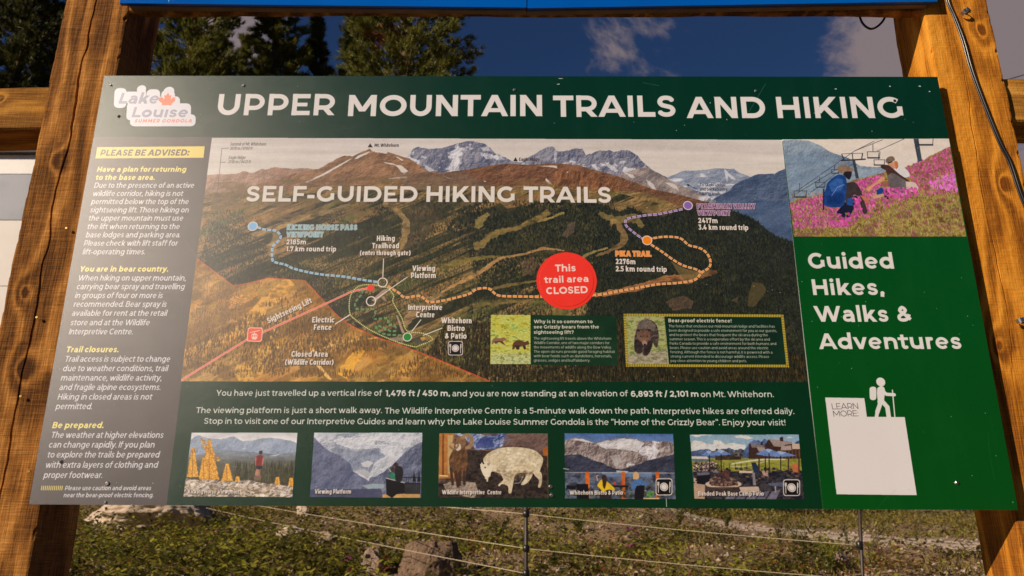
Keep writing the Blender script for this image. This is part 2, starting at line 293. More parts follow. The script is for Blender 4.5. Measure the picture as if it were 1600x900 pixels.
ridge(z8([130,215,160,195,200,150,240,130,300,145,400,140,500,110,560,95,640,95,700,110,740,140,770,175,830,200,900,235,960,235,1000,205,1100,150,1140,130,1180,132,1195,160,1290,155,1320,142,1380,145,1405,190,1440,180,1500,155,1560,155,1600,165,1690,152,1760,190,1800,240,1870,300,1960,340,2060,400,2150,430,2250,470,2400,560]),FT,rock((78,80,98),(156,148,150),48,60,k=7,snow=.43,snowc=(222,212,206)))
poly(z9([300,270,350,290,450,352,700,470,640,560,400,560,60,350]),0,.75,tex=rock((110,94,86),(168,140,118),60,50,snow=.36,k=6))
for P in ([20,235,60,255,120,300,100,310,40,270],[310,360,360,390,410,465,380,450,330,400],[165,315,220,330,240,350,200,345],[440,380,520,400,545,440,500,420]): poly(jag(z9(P),9),rgb(222,210,200),.7)
for P in ([160,205,220,215,260,245,200,230],[670,140,720,125,740,160,690,160],[740,190,790,200,805,220,770,215],[270,240,310,270,380,300,320,305,290,280],[260,190,300,205,290,215,255,205],[1185,150,1200,170,1195,240,1180,220]): poly(jag(z8(P),8),rgb(222,212,206),.6)
# pinkish range on the left, then the brown hill with the peak
ridge(z7([-20,330,20,330,110,322,215,322,265,303,330,318,400,287,440,292,490,275,560,283,620,288,700,283,800,287,900,300,1500,700]),FT,rock((128,98,80),(190,146,118),60,60,k=5))
poly(jag(z7([430,300,490,280,560,292,620,300,560,330,480,325]),5),rgb(205,140,105),.3)
hillT=rock((108,78,54),(170,122,84),80,60,k=5,octv=7)
ridge(z7([300,420,600,330,800,287,900,235,980,195,1040,200,1160,145,1180,165,1290,170,1440,215,1560,300,1700,325,2000,420,2300,560]),FT,hillT)
for P in ([1050,220,1075,195,1160,165,1140,185,1080,215],[700,382,800,335,960,250,1050,205,940,275,820,340,720,385],[1250,238,1300,245,1380,262,1430,300,1405,330,1375,300,1340,262,1280,250],[1195,160,1290,172,1280,182,1200,172],[1350,200,1400,225,1385,232,1345,205],[1280,352,1440,340,1440,352,1300,360]): poly(jag(z7(P),6),rgb(222,205,188),.9)
ridge(z8([160,330,300,308,380,318,560,290,700,268,830,250,1000,255,1240,248,1350,255,1420,280,1600,328,1700,365,1850,420,2080,470,2250,515,2330,545]),FT,rock((88,58,38),(146,98,66),80,60,k=5,octv=7),5)
for P in ([380,318,450,345,580,372,450,352],[1060,265,1200,262,1205,282,1150,270],[1125,345,1150,370,1185,410,1140,390,1120,360],[860,300,885,265,870,290],[690,365,715,370,700,376]): poly(jag(z8(P),4),rgb(222,205,188),.85)
# lower slopes: olive-brown ground, darker to the right
poly(jag(C([(270,330),(330,300),(420,300),(520,290),(640,285),(760,290),(900,288),(1000,300),(1050,318),(1075,330)]),10).tolist()+C([(1090,620),(270,620)]).tolist(),0,.92,tex=rock((84,68,36),(170,132,78),110,60,k=5,octv=7))
MID=C([(270,345),(330,312),(520,300),(640,296),(800,300),(960,300),(1080,330),(1270,400),(1270,640),(270,640)])
poly(MID,0,.85,tex=patchy([(150,112,64),(176,128,76),(132,100,52),(160,104,64)],70,300,.5,.62,2.0))
poly(MID,0,.8,tex=patchy([(96,100,44),(84,84,40),(120,112,52)],90,260,.52,.64,1.6))
poly(MID,0,.9,tex=patchy([(36,40,22),(50,52,28),(28,30,18),(60,56,30)],64,260,.50,.58,2.2))
poly(C([(330,345),(330,285),(600,275),(760,280),(960,278),(1090,325),(1090,345)]),0,.8,tex=patchy([(110,90,50),(128,92,56),(92,80,44)],60,30,.46,.66,.8))
poly(jag(z8([80,300,300,305,560,300,620,345,700,380,760,430,400,440,150,420]),14),0,.6,tex=rock((92,76,60),(140,110,84),60,40,k=6))
poly(jag(z8([1180,300,1250,290,1400,300,1620,360,1700,430,1400,430,1180,400]),14),0,.7,tex=rock((70,44,28),(170,110,66),36,60,k=8))
# right dark forest shoulder
R1=jag(z9([-20,600,60,560,130,590,200,560,330,620,450,620,560,570,650,545,800,560,950,590,1100,660,1180,730,1250,770,1350,800,1420,830]),9)
poly(np.vstack([R1,C([(1330,640),(900,640)])]),0,.93,tex=ramp([(26,26,18),(44,44,28),(34,36,24),(60,56,34)],90,60))
fd=dict(hh=(9,17),ww=(3,5))
DK=[(26,28,18),(36,38,24),(46,48,28),(30,30,24)]
MG=[(48,52,28),(62,64,34),(78,76,42),(38,40,24)]
forestA=z8([460,640,560,590,700,570,800,520,860,560,1000,540,1090,560,1200,500,1480,520,1600,580,1600,900,620,900,720,830,600,830,560,720])
poly(jag(forestA.tolist(),10),0,.75,tex=ramp([(34,36,20),(52,52,28),(80,70,40)],60,50,5))
poly(jag(z8([120,600,200,540,300,520,420,530,440,600,330,700,240,830,160,880,120,760]),16),0,.75,tex=ramp([(60,50,34),(92,72,50),(120,92,64)],60,50,5))
spikes(z8([560,560,760,500,1200,520,1600,540,1600,1200,700,1200,560,820,430,700]),9000,DK,dens=(.42,.25),**fd)
spikes(C([(285,400),(335,330),(440,330),(520,350),(640,300),(760,330),(740,600),(285,600)]),26000,MG,dens=(.50,.16),hh=(6,13),ww=(2,4))
spikes(C([(300,450),(330,345),(400,370),(430,400),(540,440),(590,470),(540,500),(420,430)]),9000,MG+DK,dens=(.42,.2),hh=(7,13),ww=(2,4))
spikes(C([(470,345),(560,310),(640,300),(600,340),(480,380)]),2500,DK,dens=(.5,.12),hh=(5,11),ww=(2,4))
for k_ in range(70):
    x_,y_=rng.uniform(340,960),rng.uniform(320,560); L_=rng.uniform(8,46); sl=-.35 if x_>520 else .25*rng.uniform(-1,1); c_=[(150,112,64),(120,92,50),(64,54,32),(88,70,44),(134,88,58)][rng.randint(5)]
    P_=C([(x_,y_),(x_+L_,y_+L_*sl)]); w_=rng.uniform(3,9); poly(jag(np.vstack([P_,P_[::-1]+[0,w_]]),5),rgb(*c_),.4)
spikes(C([(745,330),(960,315),(980,600),(720,600)]),8000,DK+MG,dens=(.36,.3),**fd)
spikes(np.vstack([R1,C([(1300,620),(900,620)])]),20000,DK+[(56,60,34)],dens=(.3,.4),**fd)
spikes(C([(700,500),(860,520),(990,500),(1260,560),(1265,600),(640,600)]),9000,[(24,22,14),(60,48,20),(84,64,26),(34,30,16),(46,40,20)],hh=(14,26),ww=(3,5))
# ski runs
def run(pts,wd,c1=(128,108,54),c2=(160,130,72),a=.85):
    P=smooth(pts,6); n=len(P); T=np.gradient(P,axis=0); N=np.c_[-T[:,1],T[:,0]]/np.hypot(*T.T)[:,None]; w=np.interp(np.linspace(0,1,n),np.linspace(0,1,len(wd)),wd)[:,None]
    j=rng.rand(n,2)*.5; j=rng.rand(n,2)*.7; poly(jag(np.vstack([P+N*w*(.65+j[:,:1]),(P-N*w*(.65+j[:,1:]))[::-1]]),6,3),0,a,tex=ramp([tuple(min(255,int(v*1.14)) for v in c1),tuple(min(255,int(v*1.16)) for v in c2),tuple(int(v*.8) for v in c1)],50,24,5))
run(z14([300,330,380,310,430,250,560,190,700,160,800,110,900,70,1010,0]),[18,16,14,10,12,14],(96,84,40),(140,108,58))
run(z14([330,160,360,100,440,20]),[16,20,10],(110,96,46),(140,116,62))
run(z14([900,100,1000,70,1150,10]),[4,6,4])
run(z14([0,765,100,705,330,590,500,470,570,435,730,410,850,380,960,350,1150,370]),[5,7,9,8,5,5,6,3],(150,108,62),(176,130,78))
run(z14([0,530,200,470,420,430,560,425]),[14,12,8,3],(96,84,36),(122,104,48))
run(z14([1300,450,1400,390,1560,345]),[6,6,4],(130,112,66),(150,122,70))
run(z14([440,740,600,700,900,650]),[5,8,4],(88,76,36),(120,96,50))
run(z14([300,890,500,860,760,840,940,815]),[8,10,8,3],(96,84,42),(122,100,52))
run(z12([-250,640,-100,560,0,550,250,500,450,440,700,420,900,370]),[4,8,10,16,14,22,8],(120,78,44),(160,104,58))
poly(jag(z12([540,290,620,330,740,370,860,360,760,420,640,430,590,370]),8),rgb(120,98,54),.75)
poly(jag(z12([1180,450,1260,470,1290,520,1230,600,1180,650,1140,640,1150,540]),10),rgb(92,76,42),.7)
run(z9([60,690,90,650,160,780,60,860,-40,900]),[8,10,16,8,4],(130,96,56),(150,112,66),.7)
run(z9([-20,600,80,640,230,640,290,700]),[10,18,20,10],(128,104,56),(150,122,66),.6)
for P in ([500,610,560,580,640,560,720,600,700,660,560,680],[1020,600,1070,560,1060,620]): poly(jag(z12(P),10),0,.55,tex=rock((90,64,46),(140,100,76),30,30,k=8))
poly(jag(z14([1130,230,1200,100,1260,90,1240,200,1180,250]),10),0,.55,tex=rock((90,70,54),(136,108,86),30,30,k=8))
poly(jag(z14([740,480,860,420,900,500,860,600,760,600]),10),0,.5,tex=rock((90,64,46),(130,96,70),30,30,k=8))
run(z7([1330,900,1400,780,1410,650,1330,560,1250,530]),[14,16,12,10],(140,110,62),(160,126,76),.7)
run(z7([460,900,500,760,520,700,640,660,760,620,960,560,1080,520]),[18,16,10,7,10,12,6],(140,112,62),(170,132,82),.6)
run(z11([440,520,480,440,600,340,700,290]),[8,20,14,6],(140,108,70),(168,130,88),.7)
# orange closed area
OA=z10([-40,-60,165,60,410,245,640,190,885,205,1100,440,1176,500,1350,580,1540,645,1800,745,2120,880,2200,1010,-60,1010])
poly(OA,0,.58,tex=ramp([(206,124,36),(228,150,56),(240,170,84)],200,120,4))
poly(OA,0,.6,tex=patchy([(240,178,92),(232,158,70)],90,90,.52,.7,.9))
poly(OA,0,.62,tex=patchy([(120,84,38),(96,70,32),(140,96,46)],70,50,.52,.62,.7))
run(z10([60,700,215,640,420,560,560,420,700,300,800,220]),[20,14,22,26,34,30],(206,142,56),(222,160,70),.75)
run(z10([430,860,560,760,680,640,740,560]),[40,44,36,30],(196,144,54),(216,158,66),.7)
run(z10([700,500,660,580,680,650,900,720,1060,870]),[5,5,5,6,7],(224,160,84),(230,170,96),.85)
run(z10([930,680,1150,620,1371,590]),[4,4,3],(230,170,96),(236,180,106),.85)
run(z11([20,850,80,760,160,660]),[30,26,14],(214,144,44),(226,160,56),.75)
run(z11([340,860,480,780,600,720]),[8,12,6],(206,140,46),(226,160,56),.6)
OAi=z10([80,500,300,560,500,440,700,340,800,330,860,240,1080,440,1340,600,1900,820,2050,860,60,860])
spikes(OAi,6500,[(120,84,40),(98,70,34),(142,98,44),(84,62,34)],dens=(.47,.15),hh=(12,22),ww=(3,5),a=.75)
spikes(z10([120,120,380,240,600,220,420,500,200,600,80,620]),1800,[(140,100,60),(120,90,56),(160,110,60)],dens=(.45,.2),hh=(8,15),ww=(3,4),a=.7)
blobs(z10([360,330,480,300,560,260,580,300,460,380,380,400]),120,[(232,160,84),(220,140,70)],(3,7),.6,.6)
RED=rgb(226,66,44); 
line(OA[1:11],3,RED,.85); line(OA[5:11],3,RED,.9,dash=(3,2))
W2=rgb(226,206,186)
line(z10([60,880,1320,255]) if False else z10([55,875,500,600]),9,rgb(236,196,170)); line(z10([590,560,1060,345,1200,280,1320,255]),9,rgb(236,196,170))
line(z10([55,875,500,600]),5,rgb(238,84,62)); line(z10([590,560,1060,345,1200,280,1320,255]),5,rgb(238,84,62))
grade(MQ,.30,.16)
# trails
def trail(P,cin,cout,wd=6,dash=(19,5)):
    P=smooth(P,5); line(P,wd+5,(.16,.12,.09),.6); line(P,wd+4.5,cout,.95,dash=dash); line(P,wd-.5,cin,1,dash=dash)
BL=rgb(128,170,192); BLo=rgb(196,206,200); OR=rgb(240,138,44); ORo=rgb(240,196,150); PU=rgb(150,110,166); PUo=rgb(214,190,196)
trail(z13([345,105,400,122,460,126,500,165,470,210,445,235,443,310,460,335,530,352,585,378,700,405,800,420,900,428,1000,445,1080,458,1140,466]),BL,BLo)
trail(z11([325,245,400,290,440,320,540,310,600,350,700,340,860,300,920,265,1000,260,1060,305,1160,313,1371,315,1500,315]),OR,ORo)
trail(z12([-160,560,0,550,100,530,300,495,450,470,600,460,730,435,780,380,840,340,850,290,830,240,790,200,740,180,680,165,630,120,580,103,480,100,380,115]),OR,ORo)
trail(z12([385,160,470,215,560,280,640,325,740,355,780,380]),OR,ORo)
trail(z9([570,570,500,585,400,605,300,615,190,635,168,655,175,690,240,745,290,780]),PU,PUo)
GT=rgb(60,130,60)
for P in ([155,270,150,300,110,350,115,395,180,400,240,400,235,440,225,465,320,460,330,500,375,515,375,545,330,540,260,510,250,530,300,565,430,575],): line(smooth(z11(P),5),7,rgb(200,206,160),.8,dash=(15,8)); line(smooth(z11(P),5),4,GT,1,dash=(15,8))
EF=z11([300,250,220,235,130,245,75,310,70,420,110,470,220,545,380,615,500,650,540,640,625,600,560,560,455,545,420,460,360,350,365,310,330,260,300,250])
line(smooth(EF,4),6,rgb(60,56,30),.7); line(smooth(EF,4),5.5,rgb(214,206,120),.95,dash=(4,4.5))
# tiny buildings at the lift top
for P,c in (([215,340,290,270,330,260,300,300,240,350],(186,150,120)),([470,600,560,590,600,620,520,630],(80,70,60)),([540,590,570,580,580,600,555,612],(206,150,60)),([380,440,390,440,440,560,420,560],(186,150,120)),([280,320,300,310,320,350,300,340],(176,140,110)),([330,590,440,585,450,610,380,610],(150,130,110))): poly(z11(P),rgb(*c),.85)
poly(z11([150,430,230,420,240,480,160,475]),rgb(50,46,30),.6)
def ring(c,r,wd,col): 
    t=np.linspace(0,2*math.pi,30); line(np.c_[c[0]+r*np.cos(t),c[1]+r*np.sin(t)*1.03],wd,col,round_=1)
for P in ([297,60,292,185],[458,182,240,335],[548,468,485,548],[690,525,560,575],[75,435,0,482]): line(z11(P),4,W2)
line(z10([1185,435,1085,500]),4,W2)
ring(z11([290,220])[0],20,5,W2); ring(z11([213,345])[0],20,5,W2)
disc(z11([211,255])[0],15,rgb(240,62,40)); disc(z11([456,585])[0],20,W2); disc(z11([456,585])[0],16,rgb(30,128,44))
def dot(c,r,col): disc(c,r,W2*.98); disc(c,r-4,col)
dot(z7([337,691])[0],23,rgb(128,176,206)); dot(z9([607,545])[0],22,rgb(136,96,164)); dot(z9([320,790])[0],23,rgb(250,128,16))
# lift icon
def rrect(P4,r,col,a=1.0):
    P4=np.array(P4,float); o=[]
    for i in range(4):
        p=P4[i]; a0=P4[i-1]-p; b0=P4[(i+1)%4]-p; a0=a0/np.hypot(*a0)*r; b0=b0/np.hypot(*b0)*r
        for t in np.linspace(0,1,6): o.append(p+a0*(1-t)**2+b0*t**2)
    poly(o,col,a)
rrect(z10([502,520,604,522,596,618,494,614]),12,rgb(238,190,160)); rrect(z10([507,526,598,528,591,612,500,609]),10,rgb(236,84,54))
W3=rgb(240,200,176); line(z10([515,556,585,540]),3,W3); line(z10([548,548,546,565]),3,W3); rrect(z10([526,562,568,562,564,602,528,602]),10,W3)
for u in (534,546,558): line(z10([u,570,u-1,584]),4,rgb(236,84,54))
def badge(Z,x0,y0,x1,y1,sk=0):
    f=lambda u,v:Z([x0+(x1-x0)*u+sk*(1-v),y0+(y1-y0)*v])[0]
    BW=rgb(216,198,182); k=np.hypot(*(f(1,0)-f(0,0)))/100
    rrect([f(0,0),f(1,0),f(1,1),f(0,1)],18*k,BW); rrect([f(.05,.05),f(.95,.05),f(.95,.95),f(.05,.95)],15*k,rgb(18,16,16))
    disc(f(.5,.5),25*k,BW); ring(f(.5,.5),18*k,3*k,rgb(120,110,104))
    line([f(.15,.2),f(.16,.85)],5*k,BW); line([f(.1,.2),f(.11,.4),f(.2,.4),f(.2,.2)],3.5*k,BW); line([f(.85,.2),f(.84,.85)],5*k,BW); line([f(.88,.2),f(.88,.5)],4*k,BW)
badge(z11,728,612,828,708)
# left scale
TX=rgb(92,82,78)
line(C([(358,231.5),(346.5,232),(344.5,253.5),(353,253.5)]),3,TX,.8); line(C([(344.5,253.5),(330,395)]),3,TX,.65); line(C([(330,395),(318,510)]),3,TX,.4); line(z10([225,115,175,640]),2.5,TX,.5)
text('Summit of Mt. Whitehorn',(359,227.5),(415,227.5),5,.045,TX,.2,sq=.7); text('2670 m / 8760 ft',(359,234),(394,234),4.6,.045,TX,.2,sq=.7)
text('Eagle Ridge',(357,248.5),(383,248.5),4.8,.045,TX,.2,sq=.7); text('2516 m / 8413 ft',(356,255),(391.5,255),4.6,.045,TX,.2,sq=.7)
text('Mt. Whitehorn',(585,229.5),(623,229.5),5.2,.06,rgb(60,50,48),.05,sq=.7); poly(z7([1163,108,1145,136,1181,136]),rgb(50,44,44))
text('Eagle Ridge',(811,251.5),(843,251.5),5.2,.06,rgb(60,50,48),.05,sq=.7); poly(z8([913,203,897,231,929,231]),rgb(40,36,38))
for i,(s,e) in enumerate((('To Skoki Lodge',1133.5),('and backcountry',1137),('hiking trails',1126))): text(s,(1093.5,291+7*i),(e,291+7*i),4.8,.05,rgb(58,54,58),0,sq=.7)
line(z9([675,432,610,400]),3,rgb(50,46,50)); poly(z9([595,394,620,397,610,412]),rgb(50,46,50))
text('runs shown in white',(331,581),(392,581),3.6,.05,rgb(110,80,50),.1,sq=.7,a=.7)
SELF=rgb(222,206,188)
text('SELF-GUIDED',(383.5,315),(652,315.5),25,BD+.006,(.25,.22,.17),0,a=.35,dx=4,dy=4); text('HIKING',(666,315.5),(804,316),25.5,BD+.006,(.25,.22,.17),a=.35,dx=4,dy=4); text('TRAILS',(818,316),(955.5,317),25,BD+.006,(.25,.22,.17),a=.35,dx=4,dy=4)
text('SELF-GUIDED',(383.5,315),(652,315.5),24.5,BD,SELF,0); text('HIKING',(666,315.5),(804,316),24.8,BD,SELF,.0); text('TRAILS',(818,316),(955.5,317),24.8,BD,SELF,0)
def lab(s,p0,x1,y1,cap,h=.078,ital=0,col=W2):
    for dx,dy in ((2.5,2.5),(4,4)): text(s,p0,(x1,y1),cap,h,(.12,.09,.05),ital,sq=.62,a=.55,dx=dx,dy=dy)
    text(s,p0,(x1,y1),cap,h,col,ital,sq=.62)
def outl(s,p0,x1,y1,cap,cin,cout,ital=0):
    text(s,p0,(x1,y1),cap,.125,(.15,.12,.1),ital,sq=.62,a=.5,dx=3,dy=3,sk=.09); text(s,p0,(x1,y1),cap,.122,cout,ital,sq=.62,sk=.09); text(s,p0,(x1,y1),cap,.058,cin,ital,sq=.62,sk=.09)
outl('KICKING HORSE PASS',(448,359.5),558,359.5,8.6,rgb(140,164,160),rgb(178,196,188)); outl('VIEWPOINT',(447,370.7),505,370.7,8.6,rgb(140,164,160),rgb(178,196,188))
lab('2185m',(447,382),478,382,8); lab('1.7 km round trip',(447,392.8),525,393,8)
outl('PTARMIGAN VALLEY',(1089,326.5),1181,326.5,8.4,rgb(120,80,110),rgb(206,168,178),0); outl('VIEWPOINT',(1089.5,336.5),1141.5,337,8.2,rgb(120,80,110),rgb(206,168,178),0)
lab('2417m',(1091,348.5),1121.5,348.8,8.2,ital=0); lab('3.4 km round trip',(1091.5,359),1169.5,359.6,8.2,ital=0)
outl('PIKA TRAIL',(961.5,400.5),1018,401,8.8,rgb(240,140,60),rgb(232,160,96),0); lab('2276m',(962,412.5),993,413,8.4,ital=0); lab('2.5 km round trip',(962,424),1042,425,8.4,ital=0)
lab('Hiking',(588.5,376.5),617,376.5,8.4); lab('Trailhead',(581,388),623.5,388,8.4); lab('(enter through gate)',(562,398.8),641.5,398.8,7.6)
lab('Viewing',(644,423.5),680,423.5,8.6); lab('Platform',(642,434.5),681,434.5,8.6)
lab('Interpretive',(637.5,484.3),691,484.5,8.6); lab('Centre',(650,495.8),679,496,8.6)
lab('Whitehorn',(689,505),737,505.3,8.8); lab('Bistro',(699,517),726,517.3,8.8); lab('& Patio',(695,529),729,529.3,8.8)
lab('Electric',(487.5,504),522.5,504,8.8); lab('Fence',(490,515.5),518,515.5,8.8)
lab('Closed Area',(455,557.5),512,557.5,8.8); lab('(Wildlife Corridor)',(445,570),521,570,8.4)
lab('Sightseeing Lift',(419.5,505.5),488.5,472.5,9,.075,ital=0)
# inset boxes
def bilin(Q,u,v): Q=np.array(Q,float); return (Q[0]*(1-u)+Q[1]*u)*(1-v)+(Q[3]*(1-u)+Q[2]*u)*v
B1=[(829,492),(963,494),(965,571),(829,570)]; poly(C(B1),0,tex=ramp([(16,44,20),(22,52,26)],80,80))
BP=[(767,492),(829,492),(829,569),(766,569)]; poly(C(BP),0,tex=ramp([(150,140,40),(206,190,70),(172,176,72),(222,206,110),(120,140,50)],26,12,5,.7,2.6))
zb=Zm(750,470,6.154)
poly(zb([105,500,490,500,490,608,105,608]),0,.7,tex=ramp([(120,130,80),(190,186,130),(210,204,160),(90,104,60)],16,10,4,.8,3))
blobs(zb([230,220,420,230,480,300,300,300]),70,[(130,160,70),(170,190,90)],(3,6),.6,.6)
bear=rgb(78,50,34)
poly(smooth(zb([112,412,122,372,150,358,190,360,230,352,258,374,240,382,222,392,245,425,225,420,205,398,160,400,150,420,140,400,122,420]),3),rgb(140,96,70)); poly(zb([130,392,210,385,240,425,215,415,190,398,150,410]),rgb(70,42,36),.8)
poly(smooth(zb([310,466,318,410,345,385,390,380,430,395,462,385,472,420,440,428,442,464,420,466,415,432,385,436,375,468,350,468,345,440,325,470]),3),rgb(92,56,34)); poly(zb([325,430,430,432,440,462,422,462,410,440,380,442,370,466,350,466,340,445]),rgb(48,28,20),.8)
B2=[(974,490),(1224,491.5),(1233,574),(978,573)]; poly(C(B2),rgb(196,166,50))
for i in range(96):
    u=i/96
    for va,vb in ((0,.05),(.95,1)): line([C([bilin(B2,u,va)])[0],C([bilin(B2,u,vb)])[0]],2.6,rgb(66,54,28),.9)
for i in range(32):
    v=i/32
    for ua,ub in ((0,.017),(.985,1)): line([C([bilin(B2,ua,v)])[0],C([bilin(B2,ub,v)])[0]],2.6,rgb(66,54,28),.9)
poly(C([bilin(B2,.016,.05),bilin(B2,.984,.05),bilin(B2,.984,.95),bilin(B2,.016,.95)]),0,tex=ramp([(12,36,20),(16,44,24)],80,80))
PB=[bilin(B2,.016,.05),bilin(B2,.255,.05),bilin(B2,.265,.95),bilin(B2,.016,.95)]; poly(C(PB),0,tex=ramp([(112,116,62),(152,156,84),(176,172,110),(136,120,80)],24,12,5,.7,2.6))
zc2=Zm(950,470,5)
poly(zc2([150,420,460,380,460,494,150,494]),0,.7,tex=ramp([(110,96,78),(160,142,120),(186,166,142)],14,8,4,.8,3))
poly(smooth(zc2([225,215,240,170,280,146,330,150,372,178,392,230,396,300,382,365,362,350,352,330,340,350,330,400,300,430,275,425,268,405,245,415,218,405,205,370,205,300,215,250]),3),0,tex=rock((44,34,30),(104,84,72),18,18,k=9))
poly(smooth(zc2([208,300,258,318,264,395,242,410,216,398,204,350]),3),0,.85,tex=rock((26,20,18),(64,48,40),14,20,k=4)); poly(smooth(zc2([286,335,338,310,348,345,328,395,300,425,276,412]),3),0,.85,tex=rock((26,20,18),(66,50,42),14,20,k=4))
poly(smooth(zc2([240,160,290,148,340,160,372,200,360,240,300,215,240,225,222,215]),3),0,.6,tex=rock((96,82,70),(150,132,112),14,14,k=4))
poly(smooth(zc2([226,248,232,222,246,224,262,236,288,230,308,236,318,220,330,228,330,262,326,296,312,314,304,330,298,350,284,354,272,346,268,326,250,314,232,296,224,272]),3),0,tex=rock((88,58,44),(136,98,72),14,14,k=3)); disc(zc2([286,330])[0],11,rgb(160,122,98)); disc(zc2([288,344])[0],5,rgb(30,20,18)); disc(zc2([256,278])[0],2.6,rgb(18,12,10)); disc(zc2([308,276])[0],2.6,rgb(18,12,10)); disc(zc2([238,232])[0],6,rgb(46,30,24)); disc(zc2([322,230])[0],6,rgb(46,30,24))
IW=rgb(214,198,172)
for i,(s,e) in enumerate((('Why is it so common to',926),('see Grizzly bears from the',936),('sightseeing lift?',896.5))): text(s,(834,505+8.3*i),(e,505+8.3*i),5.4,BD,IW)
for i,(s,e) in enumerate((('The sightseeing lift travels above the Whitehorn',955),('Wildlife Corridor, one of two major corridors for',952.5),('the movements of wildlife along the Bow Valley.',955.5),('The open ski runs provide good foraging habitat',961),('with bear foods such as dandelions, horsetails,',956),('grasses, sedges and buffaloberry.',922))): text(s,(834,530.7+6.85*i),(e,530.9+6.85*i),4.1,MD,IW,a=.9)
text('Bear-proof electric fence!',(1044.5,503.5),(1143,504),5.6,BD,IW)
for i,(s,e) in enumerate((('The fence that encloses our mid-mountain lodge and facilities has',1211),('been designed to provide a safe environment for you as our guests,',1214),('and to protect the bears that frequent the ski area during the',1200),('summer season. This is a cooperative effort by the ski area and',1203),('Parks Canada to provide a safe environment for both humans and',1213),('bears. Please use caution and avoid areas around the electric',1201),('fencing. Although the fence is not harmful, it is powered with a',1207),('strong current intended to discourage wildlife access. Please',1202),('pay close attention to young children and pets.',1167))): text(s,(1045+.37*i,511.5+6.75*i),(e,512+6.75*i),4.1,MD,IW,a=.9)
# cut the map to its quad
m=np.zeros((CH,CW),np.float32); q=C(MQ); m[:]=pip(q,0,0,CW,CH); art[:]=art*m[...,None]+keep*(1-m[...,None]); del keep; noclip()
# ======================= sticker =======================
STK=(885.2,438.4); cs=C([STK])[0]; sr=(C([(927.4,438.4)])-C([(843,438.4)]))[0,0]/2
disc(cs,sr+14,rgb(250,52,34))
text('This',(867.5,424.5),(899.8,424),11,BD,rgb(240,205,186)); text('trail area',(850.5,442.5),(919.5,440.5),10.3,BD,rgb(240,205,186)); text('CLOSED',(853.7,460),(918.5,458),11,BD,rgb(240,205,186))
# ======================= header =======================
def words(L,cap,h,col,ital=0,**k):
    for s,x0,x1,y in L: text(s,(x0,y),(x1,y),cap,h,col,ital,**k)
words([('UPPER',338.5,523,180),('MOUNTAIN',543.5,847,181.5),('TRAILS',864.5,1057,182.5),('AND',1073.5,1197,184.5),('HIKING',1215.5,1412.5,184.5)],33.2,BD,WHITE)
zl=Zm(160,110,8.183)
LG=rgb(196,188,190)
def bl(*P,r=0): poly(smooth(zl(list(P)+list(P[:2])),3),rgb(216,206,202))
for a_,b_,c_,d_ in ((150,225,310,480),(250,270,560,420),(440,215,560,400),(560,240,740,420),(310,400,760,640),(700,330,995,480),(760,260,930,420),(320,420,1135,640),(355,560,1195,715),(750,250,880,400)): rrect(zl([a_+8,b_,c_,b_,c_-5,d_,a_-8,d_]),26,rgb(216,206,202))
disc(zl([850,270])[0],26,rgb(216,206,202)); disc(zl([500,240])[0],22,rgb(216,206,202))
LT=rgb(152,146,156)
text('Lake',zl([205,425])[0],zl([705,425])[0],(C([(0,0)])*0+58)[0,0],.08,LT,.16,raw=True); text('Louıse',zl([372,600])[0],zl([1080,600])[0],55,.08,LT,.12,raw=True)
text('SUMMER GONDOLA',zl([408,667])[0],zl([1142,664])[0],18,.085,rgb(232,112,78),.16,raw=True,sq=.7,track=.12)
LF=[840,283,862,325,880,315,876,372,905,338,912,350,935,345,925,375,935,385,885,425,880,447,845,443,755,445,765,425,718,385,725,375,716,350,750,345,755,338,795,370,790,312,812,325]
poly(zl(LF),rgb(240,112,72))
# ======================= advice panel =======================
poly(C([(152,230),(320,228.5),(318,246.5),(149,247.5)]),rgb(232,200,96)); text('PLEASE BE ADVISED:',(156,243.5),(294,243),9.6,BD,BRN*1.05,.14)
ADV=[(1,'Have a plan for returning',151,290,268.5),(1,'to the base area.',148.5,241,281.2),(0,'Due to the presence of an active',146.5,302.5,293.5),(0,'wildlife corridor, hiking is not',144,285.5,306.3),(0,'permitted below the top of the',142,294,319),(0,'sightseeing lift. Those hiking on',140,294,332),(0,'the upper mountain must use',137.5,285.5,344.8),(0,'the lift when returning to the',135.5,280,358),(0,'base lodges and parking area.',133.5,281,371),(0,'Please check with lift staff for',130.5,277,384),(0,'lift-operating times.',128.5,226,397.5),
(1,'You are in bear country.',123.5,262,424.5),(0,'When hiking on upper mountain,',121,290,438.5),(0,'carrying bear spray and travelling',119,287.5,452),(0,'in groups of four or more is',116.5,253.5,465.8),(0,'recommended. Bear spray is',114.5,259.5,479.5),(0,'available for rent at the retail',111.5,259.5,493.5),(0,'store and at the Wildlife',109.5,233,508.3),(0,'Interpretive Centre.',107,206.5,522.5),
(1,'Trail closures.',102.5,184.5,550.5),(0,'Trail access is subject to change',100.5,265,565.3),(0,'due to weather conditions, trail',97.5,261,580),(0,'maintenance, wildlife activity,',94.5,252,594.8),(0,'and fragile alpine ecosystems.',92,250,609.5),(0,'Hiking in closed areas is not',89.5,237,624.5),(0,'permitted.',86.5,143,639.5),
(1,'Be prepared.',81,161,669),(0,'The weather at higher elevations',79,254.5,684.3),(0,'can change rapidly. If you plan',75.5,240.5,699.5),(0,'to explore the trails be prepared',73,248,715),(0,'with extra layers of clothing and',70,245.5,731),(0,'proper footwear.',67.5,159,747),(2,'Please use caution and avoid areas',101,235.5,766),(2,'near the bear-proof electric fencing.',99,239,777)]
AW=rgb(216,206,200)
